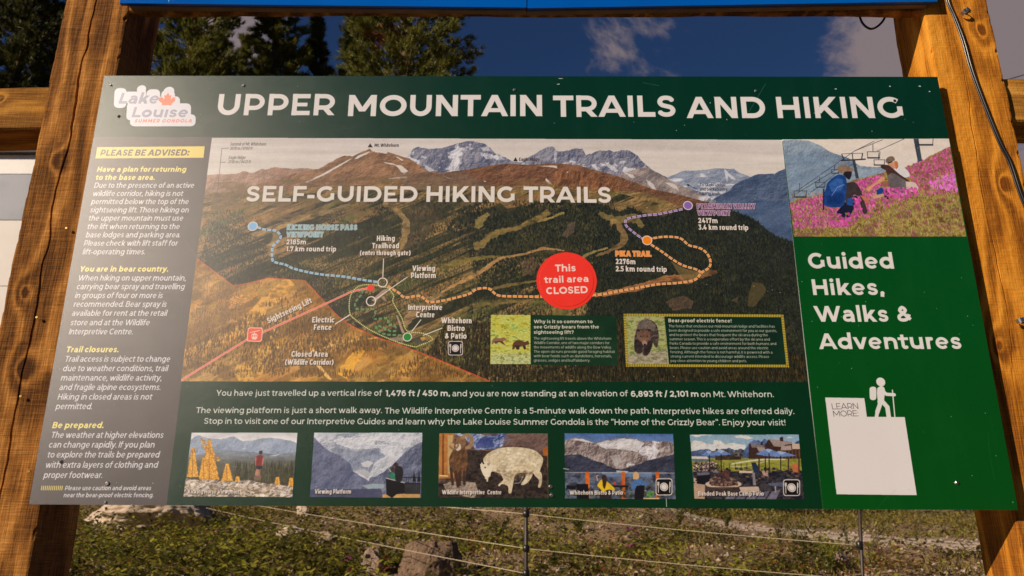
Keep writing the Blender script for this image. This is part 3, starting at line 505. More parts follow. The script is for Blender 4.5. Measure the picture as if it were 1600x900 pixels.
for b,s,x0,x1,y in ADV:
    cp=8.2+(y-268)*.0036; text(s,(x0,y),(x1,y),cp if b<2 else 7.0,(BD,)[0] if b==1 else (.052 if b==0 else .06),rgb(240,216,110) if b==1 else AW,.14)
for i in range(12): line(C([(64.5+2.9*i,766),(65.6+2.9*i,759)]),3.6,rgb(226,200,90))
# ======================= caption panel =======================
LN=[('You have just travelled up a vertical rise of',337.5,597,618.5,SB),('1,476 ft / 450 m,',602,703,619,BD+.006),('and you are now standing at an elevation of',706.5,981.5,619.3,SB),('6,893 ft / 2,101 m',986,1091.5,620,BD+.006),('on Mt. Whitehorn.',1095,1209,620.5,SB),
('The viewing platform is just a short walk away.',306,596.5,645.5,SB),('The Wildlife Interpretive Centre is a 5-minute walk down the path.',601,1016.5,646.3,SB),('Interpretive hikes are offered daily.',1021,1241,647,SB),
('Stop in to visit one of our Interpretive Guides and learn why the Lake Louise Summer Gondola is the “Home of the Grizzly Bear”. Enjoy your visit!',318.5,1227.5,0,SB)]
for s,x0,x1,y,h in LN:
    y0,y1=(y,y) if y else (662.3,664.8); text(s,(x0,y0),(x1,y1),9.3,h-.006,rgb(218,204,188))
# ======================= side panel =======================
zs=Zm(1230,370,3.6)
for s,a_,b_ in (('Guided',[122,180],[600,181]),('Hikes,',[146,329],[546,329]),('Walks',[157,479],[573,479]),('&',[618,478],[706,478]),('Adventures',[180,633],[984,632])):
    p0=np.array(a_)/3.6+[1230,370]; p1=np.array(b_)/3.6+[1230,370]; text(s,p0,p1,24.6,BD,WHITE,-.02)
zq=Zm(1250,580,2.811)
CARD=[109,116,281,119,292,201,458,202,511,545,159,541]; poly(zq(CARD),WHITE)
zz=lambda x,y:(x/2.811+1250,y/2.811+580)
text('LEARN',zz(141,168),zz(255,166),9,.03,rgb(58,52,48),-.04); text('MORE:',zz(147,200),zz(256,198),9,.03,rgb(58,52,48),-.04)
def hk(P,w,r=1): line(zq(P),w,WHITE,round_=r)
disc(zq([353,48])[0],19,WHITE); rrect(zq([303,69,334,68,334,128,305,128]),14,WHITE)
poly(smooth(zq([338,75,350,67,366,70,372,85,372,95,368,128,378,140,345,142,339,125,336,95]),3),WHITE)
hk([356,82,378,102,412,104],14); hk([348,135,350,145,338,180],18); hk([338,180,334,203],15,0); hk([362,136,382,158,388,200],19); hk([404,82,415,203],5,0)
# ======================= small pictures =======================
zp=Zm(270,665,4); zr=Zm(660,665,4); zv=Zm(1050,665,6.667); zo=Zm(1210,200,4.5)
def clipto(Q,fn):
    q=C(Q); setclip(Q); x0,y0,x1,y1=clipbox; k=art[y0:y1,x0:x1].copy(); fn(); m=pip(q,x0,y0,x1-x0,y1-y0)[...,None]
    art[y0:y1,x0:x1]=art[y0:y1,x0:x1]*m+k*(1-m); noclip()
def full(t): poly([(clipbox[0]-2,clipbox[1]-2),(clipbox[2]+2,clipbox[1]-2),(clipbox[2]+2,clipbox[3]+2),(clipbox[0]-2,clipbox[3]+2)],0,tex=t)
def ridge2(Z,pts,tex,amp=5,foot=None):
    P=jag(Z(pts),amp); f=clipbox[3]+5; poly(np.vstack([P,[P[-1][0],f],[P[0][0],f]]),0,tex=tex)
def person(Z,parts):
    for P,c in parts: poly(smooth(Z(P+P[:2]),3),rgb(*c))
def pic1():
    full(vgrad([(0,(206,196,188)),(.12,(222,210,200)),(.3,(190,190,192)),(1,(150,150,150))],.2,90,20))
    ridge2(zp,[60,110,110,90,160,60,210,78,300,85,380,66,440,100,520,90,600,75,720,92,780,112,800,112],rock((126,134,148),(168,172,180),50,60,k=4))
    ridge2(zp,[60,200,300,150,500,165,640,180,800,165],vgrad([(0,(132,138,146)),(.12,(124,126,126)),(.3,(96,92,78)),(.6,(76,70,52)),(1,(60,54,38))],.14,60,8),3)
    for P in ([430,145,470,142,440,150],[600,190,680,175,640,192],[370,255,440,258,400,262]): poly(zp(P),rgb(205,205,205),.8)
    spikes(zp([380,260,760,260,760,380,380,380]),260,[(52,52,30),(74,70,40)],hh=(14,34),ww=(3,6))
    for cx,y0,y1,w in ((125,140,320,34),(230,90,340,60),(195,200,330,30),(340,240,345,34),(655,325,375,16),(740,330,380,16),(405,320,348,12)):
        tri=[cx-6,y0,cx+8,y0,cx+w,y1,cx-w,y1]
        blobs(zp(tri),int(w*20),[(150,94,26),(120,80,30),(176,110,30)],(2,5),.8,.8); blobs(zp(tri),int(w*26),[(226,146,36),(240,170,60),(206,128,34),(250,190,90)],(1.6,3.6),.8,.9)
        line(zp([cx,y1,cx-4,y0+10]),3,rgb(90,60,30),.5)
    blobs(zp([172,82,205,86,235,150,300,200,290,230,230,190,190,140]),300,[(206,130,30),(240,176,70),(150,96,34)],(2,4.5),.8,.85)
    P=jag(zp([60,330,110,335,200,340,300,345,380,350,440,340,520,350,600,365,700,375,760,385,770,385]),8); f=clipbox[3]+5
    poly(np.vstack([P,[P[-1][0],f],[P[0][0],f]]),0,tex=rock((110,92,76),(216,194,170),22,14,k=16,octv=5))
    blobs(zp([80,350,740,380,740,445,70,445]),260,[(206,186,164),(186,162,138),(140,114,92),(226,208,188)],(4,12),.6,.8)
    blobs(zp([80,350,740,380,740,445,70,445]),200,[(90,70,54),(120,96,60),(216,176,90)],(2,5),.6,.8)
    person(zp,[([515,345,545,340,556,320,548,312,520,312,505,325],(120,92,72)),([524,268,540,268,534,310,518,312,514,300],(176,120,96)),([540,268,552,268,546,300,548,312,534,310],(150,100,80)),([520,245,558,245,554,272,524,270],(38,36,40)),([520,195,545,182,566,196,562,225,558,250,522,250,522,220],(128,40,40)),([516,200,524,200,520,240,522,255,514,240],(176,110,84)),([562,200,568,205,566,235,558,255,556,240],(176,110,84))]); disc(zp([550,168])[0],8,rgb(56,40,34))
    lab('Kicking Horse Viewpoint',(293.5,771),373.5,771.5,6.4,.07)
def pic2():
    full(rock((132,134,142),(206,200,196),60,60,k=5,snow=.5,snowc=(214,208,204)))
    poly(jag(zp([885,40,960,70,1060,50,1200,42,1400,46,1560,40,1560,30,880,30]),4),rgb(196,192,190),.8)
    poly(jag(zp([1000,90,1100,75,1250,70,1420,60,1440,110,1340,190,1290,140,1120,150,1030,120]),8),0,.9,tex=rock((176,174,176),(226,218,210),30,24,k=7))
    blobs(zp([1270,100,1360,100,1370,120,1260,118]),30,[(120,124,136)],(3,8),.4,.6)
    poly(jag(zp([1020,130,1130,160,1280,150,1330,190,1260,230,1220,330,1120,270,1030,190]),8),0,.8,tex=rock((96,104,122),(156,156,164),34,50,k=8))
    poly(zp([1175,235,1220,218,1255,232,1225,262,1190,258]),rgb(206,198,192),.9); poly(zp([1130,285,1200,270,1240,300,1220,325,1160,300]),rgb(186,178,172),.8)
    poly(jag(zp([1570,100,1500,130,1430,190,1370,250,1300,300,1230,330,1200,460,1570,460]),8),0,tex=rock((74,78,98),(132,130,142),50,60,k=6))
    poly(jag(zp([880,70,940,130,1000,170,1060,200,1110,240,1130,290,1180,320,1230,352,1300,460,850,460]),6),0,tex=rock((76,80,104),(118,118,134),60,70,k=5))
    poly(zp([850,400,1300,395,1330,460,850,460]),rgb(66,66,88),.85); poly(zp([1180,375,1250,362,1325,368,1320,390,1220,396]),rgb(150,160,160)); 
    poly(zp([1310,430,1545,425,1545,452,1310,452]),rgb(196,146,84)); poly(zp([1332,328,1450,358,1452,424,1400,428,1370,452,1335,430]),rgb(22,18,18)); line(zp([1332,328,1450,358]),4,rgb(176,168,160))
    poly(zp([1450,356,1548,358,1546,428,1450,428]),rgb(40,34,32),.8)
    for u in range(1460,1550,14): line(zp([u,325,u,425]),2,rgb(20,18,20),.8)
    line(zp([1435,322,1550,325]),3,rgb(24,22,24)); line(zp([1450,362,1550,364]),3,rgb(24,22,24))
    person(zp,[([1352,330,1362,275,1375,258,1388,272,1392,332],(72,50,46)),([1350,325,1366,292,1388,300,1388,334],(46,116,88)),([1392,345,1388,280,1398,252,1428,258,1440,285,1428,350],(34,28,30))]); disc(zp([1394,244])[0],9,rgb(60,42,36)); line(zp([1345,262,1364,290]),4,rgb(170,180,150))
    poly(zp([1498,350,1508,282,1520,350]),rgb(26,28,28)); poly(zp([1530,350,1540,280,1548,350]),rgb(26,28,28))
    lab('Viewing Platform',(491.5,771.5),548.5,771.5,7,.075)
def pic3():
    full(rock((66,46,36),(122,90,72),60,50,k=5))
    poly(zr([105,40,200,40,200,330,100,330]),rgb(176,112,52)); poly(zr([158,60,195,60,195,300,158,300]),rgb(188,150,96)); poly(zr([125,50,135,50,135,310,122,310]),rgb(120,66,28)); line(zr([105,312,160,316]),5,rgb(226,196,120))
    poly(jag(zr([190,45,310,45,420,60,520,50,560,90,480,140,330,150,300,110]),8),0,.95,tex=rock((48,60,104),(150,158,186),34,26,k=7,snow=.42))
    poly(smooth(zr([330,120,380,68,430,90,450,130,400,140,340,140]),3),rgb(52,62,112),.8)
    poly(zr([520,50,780,45,790,140,740,170,600,120,500,130]),0,.8,tex=rock((84,62,58),(130,100,84),40,30,k=5))
    poly(zr([755,140,785,130,782,310,745,310]),rgb(160,86,34))
    poly(zr([280,150,780,190,785,460,95,460,100,360,270,350]),0,.92,tex=ramp([(24,18,16),(44,34,28),(66,52,42),(34,26,22)],24,14,5,.7,2.6))
    poly(jag(zr([130,365,200,350,330,355,345,400,330,450,250,440,150,410]),6),0,tex=rock((120,100,84),(176,152,128),22,18,k=8))
    poly(smooth(zr([165,210,185,165,215,130,265,135,285,190,280,260,262,300,200,300,172,270]),3),0,tex=rock((70,44,26),(130,88,54),14,18,k=6))
    for u in ((178,270,190,365),(208,290,222,378),(262,290,262,366),(235,290,232,370)): line(zr([u[0],u[1],u[2],u[3]]),11,rgb(66,42,28),round_=1)
    poly(smooth(zr([205,110,215,75,250,65,275,90,268,125,240,150,215,155]),3),rgb(130,92,60)); poly(smooth(zr([208,120,235,115,240,145,222,158,208,150]),3),rgb(206,186,166))
    t=np.linspace(-2.6,1.6,14); line(zr(np.c_[278+32*np.cos(t),98+40*np.sin(t)].ravel()),15,rgb(150,116,82),round_=1); t=np.linspace(.3,2.6,8); line(zr(np.c_[205+28*np.cos(t)-8,112+34*np.sin(t)].ravel()),8,rgb(140,104,70),round_=1); line(zr([200,60,192,110]),7,rgb(120,90,64))
    gw=rock((168,142,104),(232,212,174),22,34,k=3.4)
    for P in ([650,300,690,300,665,350,630,372,615,365,640,330],[690,270,740,290,748,340,738,385,722,382,728,340,700,310],[540,300,575,300,568,360,560,400,555,422,538,420,535,380,500,365,480,380,476,368,500,345]): poly(smooth(zr(P+P[:2]),3),0,tex=gw)
    poly(smooth(zr([372,240,385,200,430,160,500,138,600,135,690,150,740,185,755,215,742,260,720,300,650,295,590,300,570,330,545,370,510,365,500,320,460,290,430,290,425,315,400,330,380,300,365,260]),3),0,tex=gw)
    poly(smooth(zr([360,238,384,222,420,232,440,262,428,296,412,318,402,334,390,330,376,300,364,268]),3),rgb(222,202,168)); poly(smooth(zr([398,322,412,318,410,346,402,352]),3),rgb(206,186,150)); poly(smooth(zr([404,236,424,228,420,246,408,250]),3),rgb(160,136,108)); blobs(zr([400,170,520,140,720,170,745,240,700,290,460,290,430,240]),420,[(240,222,186),(206,182,144),(184,158,122),(228,206,168)],(3,9),.45,.35); blobs(zr([440,280,720,285,640,320,560,350,480,320]),90,[(150,122,88),(120,94,66)],(3,9),.6,.4); line(smooth(zr([384,240,376,225,375,208]),4),6,rgb(30,22,20)); line(smooth(zr([366,238,355,222,352,208]),4),6,rgb(30,22,20)); disc(zr([392,262])[0],3,rgb(20,16,14)); poly(zr([378,305,396,328,384,322]),rgb(60,40,34))
    line(smooth(zr([575,360,610,355,630,310]),4),3,rgb(150,140,130))
    lab('Wildlife Interpretive',(690.5,772.3),757.5,772.5,6.8,.075); lab('Centre',(761.5,772.5),783.5,772.5,6.8,.075)
def pic4():
    full(vgrad([(0,(70,96,140)),(.2,(110,128,158)),(1,(130,140,160))],.08,80,20))
    ridge2(zr,[880,100,940,78,1000,82,1080,110,1130,95,1240,80,1340,84,1400,98,1440,96,1500,100,1580,110,1600,110],rock((92,76,72),(176,156,142),34,40,k=8,snow=.38))
    poly(jag(zr([1085,115,1150,92,1240,82,1340,86,1390,110,1340,165,1240,150,1150,150]),7),0,.9,tex=rock((176,166,162),(232,222,212),30,24,k=6)); poly(zr([930,85,1000,82,1070,110,1030,105]),rgb(222,212,204),.8); poly(zr([1440,170,1520,130,1500,165]),rgb(206,190,180),.7)
    poly(zr([1170,190,1230,180,1250,230,1210,260]),rgb(170,156,146),.8)
    poly(jag(zr([880,190,980,180,1080,220,1180,260,1240,275,1400,220,1600,170,1600,320,880,320]),8),0,.95,tex=rock((34,36,48),(66,66,80),40,30,k=4))
    poly(zr([880,290,1600,290,1600,470,880,470]),0,.9,tex=ramp([(36,38,46),(66,70,82),(96,104,120),(48,48,54)],30,20)); poly(zr([1120,290,1440,292,1430,322,1130,318]),rgb(104,122,150),.8); poly(zr([1210,280,1290,285,1280,294,1215,292]),rgb(176,170,160))
    line(zr([890,293,1600,297]),3,rgb(170,160,150),.8)
    for a_,b_ in ((1018,1044),(1245,1266),(1458,1480)): poly(zr([a_,290,b_,290,b_+2,460,a_+2,460]),rgb(196,92,32))
    blobs(zr([890,380,1580,380,1580,460,890,460]),160,[(60,66,48),(90,92,60),(30,28,28)],(3,8),.8,.7)
    poly(zr([962,365,1035,365,1042,462,965,462]),rgb(20,18,22)); poly(zr([900,372,960,378,958,400,900,396]),rgb(20,18,22)); poly(zr([1180,372,1290,374,1290,386,1185,384]),rgb(34,26,26)); poly(zr([1330,378,1388,374,1382,462,1325,462]),rgb(24,20,24)); poly(zr([1105,378,1180,378,1182,462,1108,462]),rgb(44,34,34))
    person(zr,[([1092,375,1110,345,1135,335,1165,360,1195,385,1200,405,1160,400,1130,415,1115,400],(222,176,30)),([1125,345,1120,318,1132,306,1150,315,1152,345,1140,395,1128,380],(60,38,32)),([1300,392,1320,345,1345,333,1380,345,1412,365,1400,374,1345,372,1325,405],(72,104,146)),([1316,335,1318,300,1335,288,1352,305,1348,335],(206,160,106))]); line(zr([1095,345,1088,315,1100,310]),5,rgb(190,140,110)); poly(zr([1196,350,1208,350,1208,374,1198,374]),rgb(190,50,40)); poly(zr([1240,352,1250,352,1250,374,1242,374]),rgb(190,50,40))
    badge(zr,1458,330,1562,436); poly(zr([1380,452,1480,452,1480,460,1380,460]),rgb(210,170,120)); blobs(zr([1405,415,1445,415,1445,450,1405,450]),26,[(70,120,50),(100,140,60)],(3,6),1,.8)
    lab('Whitehorn Bistro & Patio',(890,773),973.5,773,6.6,.075)
def pic5():
    full(vgrad([(0,(130,154,166)),(.3,(160,176,182)),(1,(190,190,184))],.05,60,20))
    for P in ([190,200,240,150,300,160,420,200,440,150,500,155,560,200,640,180,760,200,780,260,200,280],[640,110,720,95,800,110,850,130,780,145,680,130],[200,100,260,90,420,92,380,105,240,120],[1180,130,1220,115,1260,128]): poly(jag(zv(P),6),0,.9,tex=ramp([(206,190,170),(226,214,198),(186,180,172)],24,14))
    ridge2(zv,[190,275,250,262,330,250,380,246,430,265,540,240,600,232,660,262,720,240,780,262,900,262,1400,262],rock((50,64,96),(96,108,134),24,24,k=5))
    poly(jag(zv([750,250,800,190,850,150,900,150,930,170,960,136,1000,150,1010,260,760,262]),5),0,tex=rock((54,72,114),(112,126,158),24,24,k=6)); poly(jag(zv([1280,180,1320,155,1340,160,1340,200,1285,195]),3),rgb(60,76,110))
    poly(zv([190,340,1380,340,1380,480,190,480]),0,tex=ramp([(120,116,36),(150,144,56),(110,104,40)],40,12))
    line(zv([620,400,760,375,960,352,1180,350]),6,rgb(210,196,160),.9); line(zv([600,430,800,420,1000,370]),4,rgb(200,186,150),.7)
    wd=rgb(62,40,32); rf=rgb(150,128,116)
    poly(zv([800,190,960,200,960,345,800,345]),wd); poly(zv([965,200,1010,140,1180,190,1340,190,1345,345,960,345]),wd); poly(zv([1010,140,1130,150,1250,170,1250,190,1180,200,1160,225,1060,215]),rf); poly(zv([820,190,960,205,950,235,830,228]),rf*.85); poly(zv([880,225,970,228,965,270,905,270]),rf*1.05); poly(zv([1250,188,1335,190,1335,245,1250,245]),rgb(190,160,136)); poly(zv([1140,215,1240,205,1245,255,1130,260]),rf*1.1); poly(zv([1120,125,1155,115,1160,165,1125,160]),rgb(50,36,32)); poly(zv([925,170,945,168,945,205,925,200]),rgb(50,36,32))
    for u in range(1000,1330,36): line(zv([u,255,u+4,340]),4,rgb(120,84,56),.8)
    poly(zv([450,320,720,300,720,355,450,360]),rgb(64,44,34)); poly(zv([640,285,690,280,715,320,650,320]),rf*.8); blobs(zv([450,250,740,260,740,350,450,350]),60,[(56,50,36),(80,66,48),(40,40,30)],(3,7),1,.7)
    poly(zv([200,320,365,322,380,350,205,345]),rgb(206,190,176)); poly(zv([205,345,400,350,400,375,210,375]),rgb(90,104,96))
    blobs(zv([210,380,470,380,470,520,215,520]),340,[(60,46,50),(30,26,30),(176,130,130),(120,96,96),(200,170,160)],(2,5),1,.9)
    poly(zv([220,480,1370,470,1385,775,225,775]),0,.95,tex=ramp([(22,20,24),(40,36,40),(70,60,58),(26,24,28)],24,14,5,.7,2.4))
    poly(zv([225,540,345,600,340,770,230,770]),rgb(176,140,112)); blobs(zv([215,440,1370,440,1375,600,220,600]),300,[(20,18,24),(36,34,40),(60,48,46),(110,84,64),(26,28,38)],(3,9),.6,.85)
    poly(zv([255,490,400,485,390,510,270,520]),rgb(96,92,100)); poly(zv([430,475,520,470,520,490,430,492]),rgb(110,104,110)); poly(zv([255,520,400,515,380,620,262,605]),rgb(22,20,26))
    poly(zv([700,470,850,475,850,495,700,492]),rgb(206,176,150)); poly(zv([835,480,860,480,875,620,845,620]),rgb(130,116,116)); poly(zv([825,385,870,385,920,470,920,490,850,490]),rgb(30,42,66)); poly(zv([700,640,900,635,915,690,720,700]),rgb(186,158,132)); poly(zv([930,470,1000,470,1000,530,950,520]),rgb(170,130,110)); poly(zv([1250,400,1310,400,1320,490,1260,480]),rgb(190,100,60))
    t=np.linspace(0,6.3,30); poly(zv(np.c_[535+190*np.cos(t),610+45*np.sin(t)].ravel()),rgb(190,160,134)); poly(zv(np.c_[535+150*np.cos(t),600+34*np.sin(t)].ravel()),rgb(50,38,34)); blobs(zv([410,545,660,545,680,620,400,620]),120,[(90,64,54),(56,42,38),(140,104,84)],(4,9),.8,.9); blobs(zv([490,470,600,470,590,540,480,540]),50,[(100,56,50),(60,40,36)],(3,7),1,.9); poly(zv([350,640,700,640,690,720,380,720]),rgb(60,44,38),.8)
    for u in range(0,5): poly(zv([600+110*u,720-8*u,690+110*u,700-8*u,640+110*u,772,540+110*u,772]),rgb(92,88,100) if u%2 else rgb(108,100,110))
    poly(zv([1000,600,1160,590,1180,640,1020,625]),rgb(88,88,104)); line(zv([1075,630,1080,700]),6,rgb(150,140,140))
    for cx,cy,w in ((500,300,120),(380,308,80),(960,300,90),(1120,315,180),(1000,290,120)):
        poly(zv([cx-w,cy,cx-w*.3,cy-38,cx,cy-50,cx+w*.3,cy-40,cx+w,cy,cx,cy+12]),rgb(104,126,168)); poly(zv([cx-w*.3,cy-38,cx,cy-50,cx+w*.4,cy-36,cx+w*.1,cy-10]),rgb(168,178,196),.8)
        line(zv([cx+10,cy,cx+14,cy+190]),4,rgb(30,26,30))
    for u in (900,1205,1315): poly(zv([u,330,u+14,330,u+14,480,u,480]),rgb(70,44,34))
    for u in range(420,960,60): line(zv([u,395,u,460]),3,rgb(50,40,32),.8)
    badge(zv,1158,560,1335,733,-2)
    lab('Banded Peak Base Camp Patio',(1091,774.5),1193.5,774.5,6.6,.072)
def pic6():
    full(vgrad([(0,(224,204,182)),(1,(216,200,186))],.06,200,40))
    ridge2(zo,[40,90,140,85,240,92,330,130,380,165,460,195,520,215,600,270,700,278,760,270,900,300],rock((104,118,132),(156,164,168),90,90,k=3.5),4)
    poly(zo([60,200,300,200,480,300,600,340,740,300,740,420,100,500]),rgb(128,146,162),.35)
    P=jag(zo([40,560,110,525,200,490,330,470,420,430,560,365,640,350,740,325,850,300,930,275,1000,250,1060,220,1150,170,1230,135,1260,120]),9); f=clipbox[3]+9
    poly(np.vstack([P,[P[-1][0]+300,P[-1][1]],[P[-1][0]+300,f],[P[0][0],f]]),0,tex=ramp([(110,74,44),(140,116,52),(170,140,70),(120,104,48),(150,80,80)],34,26,5,.7,2.6))
    Q=np.vstack([P,zo([1260,120,1380,770,100,770])]); PK=[(214,72,150),(196,84,150),(230,100,170),(176,70,120)]
    blobs(zo([110,530,330,470,420,450,600,370,760,330,700,560,520,700,120,710]),3600,PK+[(150,60,110)],(1.8,5),1.3,.8)
    blobs(zo([930,270,1060,220,1240,140,1290,470,1050,470,940,360]),1900,PK+[(150,70,80),(170,90,80),(120,90,50)],(1.8,5),1.3,.75)
    blobs(zo([560,500,800,430,1000,430,1010,480,800,560,640,640]),220,PK,(3,7),1.1,.85); blobs(zo([1090,380,1270,320,1290,440,1100,430]),160,[(226,100,190),(236,120,206)],(4,9),1.2,.85)
    for i,(x,y) in enumerate(pts_in(zo([110,480,900,420,1260,300,1370,765,120,765]),2600)):
        if clipbox[1]+20<y<clipbox[3] and clipbox[0]+9<x<clipbox[2]-9: L=rng.uniform(6,18); line([(x,y),(x+rng.uniform(-7,7),y-L)],2.6,rgb(*[(176,160,60),(120,110,44),(196,184,96),(140,84,56),(90,74,36),(206,120,150)][rng.randint(6)]),.7)
    LN_=rgb(54,54,58)
    for q_ in ([150,450,460,235,560,165,700,95],[150,465,440,290],[560,165,760,85],[720,165,910,80],[250,455,300,425,420,330,560,250]): line(zo(q_),2.6,LN_,.85)
    poly(zo([545,230,565,230,592,358,570,358]),rgb(56,60,64)); poly(zo([975,80,1010,80,1035,235,1005,238]),rgb(60,66,70)); line(zo([465,232,640,222]),7,LN_); line(zo([470,185,490,235]),5,LN_); line(zo([618,180,610,225]),5,LN_); line(zo([470,185,620,180]),3,LN_,.8); line(zo([545,180,550,235]),4,LN_)
    for x,y,s in ((695,195,1.),(735,248,.85),(320,405,.75),(1060,100,1.2),(180,470,1.),(425,310,.6)):
        w=45*s; rrect(zo([x-w,y-28*s,x+w,y-28*s,x+w,y+20*s,x-w,y+20*s]),8,LN_,.0); line(zo([x-w,y-25*s,x+w,y-25*s,x+w*.9,y+20*s,x-w*.9,y+20*s,x-w,y-25*s]),3,LN_,.9); line(zo([x-w,y+18*s,x+w,y+18*s]),7*s,LN_); line(zo([x-5,y-80*s,x-5,y-28*s]),3,LN_,.9)
    # hikers
    person(zo,[([430,600,500,520,560,480,600,500,560,560,520,640,470,640],(26,26,44)),([500,390,560,385,600,430,630,520,650,595,620,600,590,500,560,470,540,500,500,540],(60,46,42)),([360,430,370,390,410,350,450,330,490,340,505,380,500,480,480,550,400,560,345,540,340,480],(28,62,116))])
    poly(smooth(zo([380,400,430,360,480,370,470,440,400,450]),3),rgb(58,98,158),.7); poly(smooth(zo([360,480,480,460,470,530,370,540]),3),rgb(20,46,96),.8); line(zo([345,430,342,580]),6,rgb(24,34,60)); line(zo([400,480,440,420,490,400]),3,rgb(150,170,200),.7)
    person(zo,[([480,330,500,300,540,305,535,350,520,365,500,350],(36,26,24)),([440,300,450,270,490,262,520,275,555,295,540,308,500,308,470,322],(136,106,80)),([600,475,640,490,662,520,650,530,620,505],(190,110,70))])
    poly(zo([505,500,550,490,550,550,510,545]),rgb(40,80,140),.9)
    person(zo,[([820,290,850,270,900,275,940,310,945,345,880,350,840,320],(216,206,196)),([790,250,830,240,860,260,850,285,820,290,800,275],(200,140,104)),([840,235,862,240,868,275,850,290],(186,110,60)),([640,430,700,390,760,345,770,370,700,410,660,450],(206,140,104)),([780,300,760,290,745,280,750,265,785,262,815,275,880,330,940,370,960,400,900,440,860,400,840,420,800,360,790,330],(72,44,34)),([790,340,830,320,900,360,950,400,930,460,840,460,810,420],(104,92,88)),([920,380,980,385,1010,425,980,450,930,440],(206,180,160)),([715,440,755,420,770,440,745,470,718,470],(30,60,120)),([690,480,760,465,770,480,700,500],(200,150,110)),([760,450,800,430,800,500,775,490],(34,26,30))])
    poly(smooth(zo([780,225,800,205,830,203,845,225,825,240,785,248,780,235]),3),rgb(120,96,76)); line(zo([795,250,825,240]),5,rgb(20,16,16))
    blobs(zo([380,600,540,600,560,680,400,690]),90,PK+[(120,110,44)],(3,7),1.1,.9); blobs(zo([760,420,1000,420,1010,480,780,500]),120,PK,(3,7),1.1,.9); blobs(zo([550,490,600,480,610,580,560,560]),50,PK,(3,7),1.1,.9)
PICS=[[(299.5,676),(465,676),(457,777),(286.5,776)],[(491,676),(660,676),(658,778),(484,777)],[(686.5,677),(856,677),(857,779),(684.5,778)],[(882,677),(1052,678),(1056,780),(883,779)],[(1078,679),(1248,679),(1257,780.5),(1085,779.5)]]
P6=[(1222,218.5),(1482,217),(1509.5,370.3),(1240,370.3)]
for Q,f in zip(PICS+[P6],(pic1,pic2,pic3,pic4,pic5,pic6)): clipto(Q,f); grade(Q,.42,.34)
# small scars and scratches that the board has picked up
for x,y,L in ((1303,138,6),(1388,134,5),(1434,134,7),(1450,142,5),(871,122,14),(869,131,8),(985,162,3),(484,117,14),(885,268,4),(1108,160,3),(1134,186,3)):
    P=C([(x,y)])[0]; poly(P+np.array([[0,0],[L*1.6,-2],[L*2,3],[L*.7,4]])+rng.rand(4,2)*3,rgb(222,210,196),.9)
for a_,b_ in (((1004,129),(1030,134)),((1590/1,0),(0,0)),((1170,175),(1196,131)),((375,158),(396,178)),((880,732),(889,733.5)),((1041,779),(1041.6,792))):
    if b_[0]: line(C([a_,b_]),1.8 if a_[1]<700 else 3,rgb(180,186,170),.35 if a_[1]<700 else .9)
for k in range(90):
    x,y=rng.rand()*CW,rng.rand()*CH; a_=rng.rand()*3.14; L=rng.uniform(20,200); line(smooth([(x,y),(x+L*.5*math.cos(a_)+rng.randn()*5,y+L*.5*math.sin(a_)+rng.randn()*5),(x+L*math.cos(a_),y+L*math.sin(a_))],4),rng.uniform(1,1.8),rgb(150,158,140),rng.uniform(.05,.22))
for k in range(260):
    x,y=rng.rand()*CW,rng.rand()*CH; disc((x,y),rng.uniform(1,2.6),rgb(190,184,170),rng.uniform(.2,.8))
n=fbm(CH,CW,900,500,3)[...,None]; d=np.clip((fbm(CH,CW,60,420,5,.6)-.5)*1.6,0,1)[...,None]*.05+np.clip((fbm(CH,CW,260,180,5,.6)-.52)*1.6,0,1)[...,None]*.04; art+=(rgb(176,162,140)-art)*d; art*= .97+.06*n; art+=((rng.rand(CH,CW)-.5)*.035).astype(np.float32)[...,None]
np.clip(art,0,1,out=art)
# ---------------------------------------------------------------------------
# helpers
COL=scn.collection
def tag(o,label=None,cat=None,group=None,kind=None):
    if label: o['label']=label
    if cat: o['category']=cat
    if group: o['group']=group
    if kind: o['kind']=kind
    return o
def link(name,me,mat=None,parent=None,smooth_=False):
    o=bpy.data.objects.new(name,me); COL.objects.link(o)
    if mat and not me.materials: me.materials.append(mat)
    if parent: o.parent=parent; o.matrix_parent_inverse=parent.matrix_world.inverted()
    if smooth_: me.shade_smooth()
    return o
def empty(name,loc):
    o=bpy.data.objects.new(name,None); o.location=loc; COL.objects.link(o); o.matrix_world=Matrix.Translation(loc); return o
def mesh(name,V,F,mat=None,parent=None,sm=False):
    me=bpy.data.meshes.new(name); me.from_pydata([tuple(map(float,v)) for v in V],[],[tuple(map(int,f)) for f in F]); me.update()
    return link(name,me,mat,parent,sm)
def npmesh(name,V,F,mat,parent=None):
    """V (n,3), F (m,k) arrays, all faces k-gons"""
    me=bpy.data.meshes.new(name); V=np.ascontiguousarray(V,np.float32); F=np.ascontiguousarray(F,np.int32); m,k=F.shape
    me.vertices.add(len(V)); me.vertices.foreach_set('co',V.ravel()); me.loops.add(m*k); me.loops.foreach_set('vertex_index',F.ravel())
    me.polygons.add(m); me.polygons.foreach_set('loop_start',np.arange(0,m*k,k,dtype=np.int32)); me.update(calc_edges=True); me.validate()
    return link(name,me,mat,parent)
def boxm(x0,x1,y0,y1,z0,z1):
    V=[(x,y,z) for z in(z0,z1) for y in(y0,y1) for x in(x0,x1)]
    return V,[(0,2,3,1),(4,5,7,6),(0,1,5,4),(2,6,7,3),(0,4,6,2),(1,3,7,5)]
def box(name,b,mat,parent=None,bev=.003):
    V,F=boxm(*b); o=mesh(name,V,F,mat,parent)
    if bev: bm=bmesh.new(); bm.from_mesh(o.data); bmesh.ops.bevel(bm,geom=bm.edges[:],offset=bev,segments=2,affect='EDGES'); bm.to_mesh(o.data); bm.free()
    return o
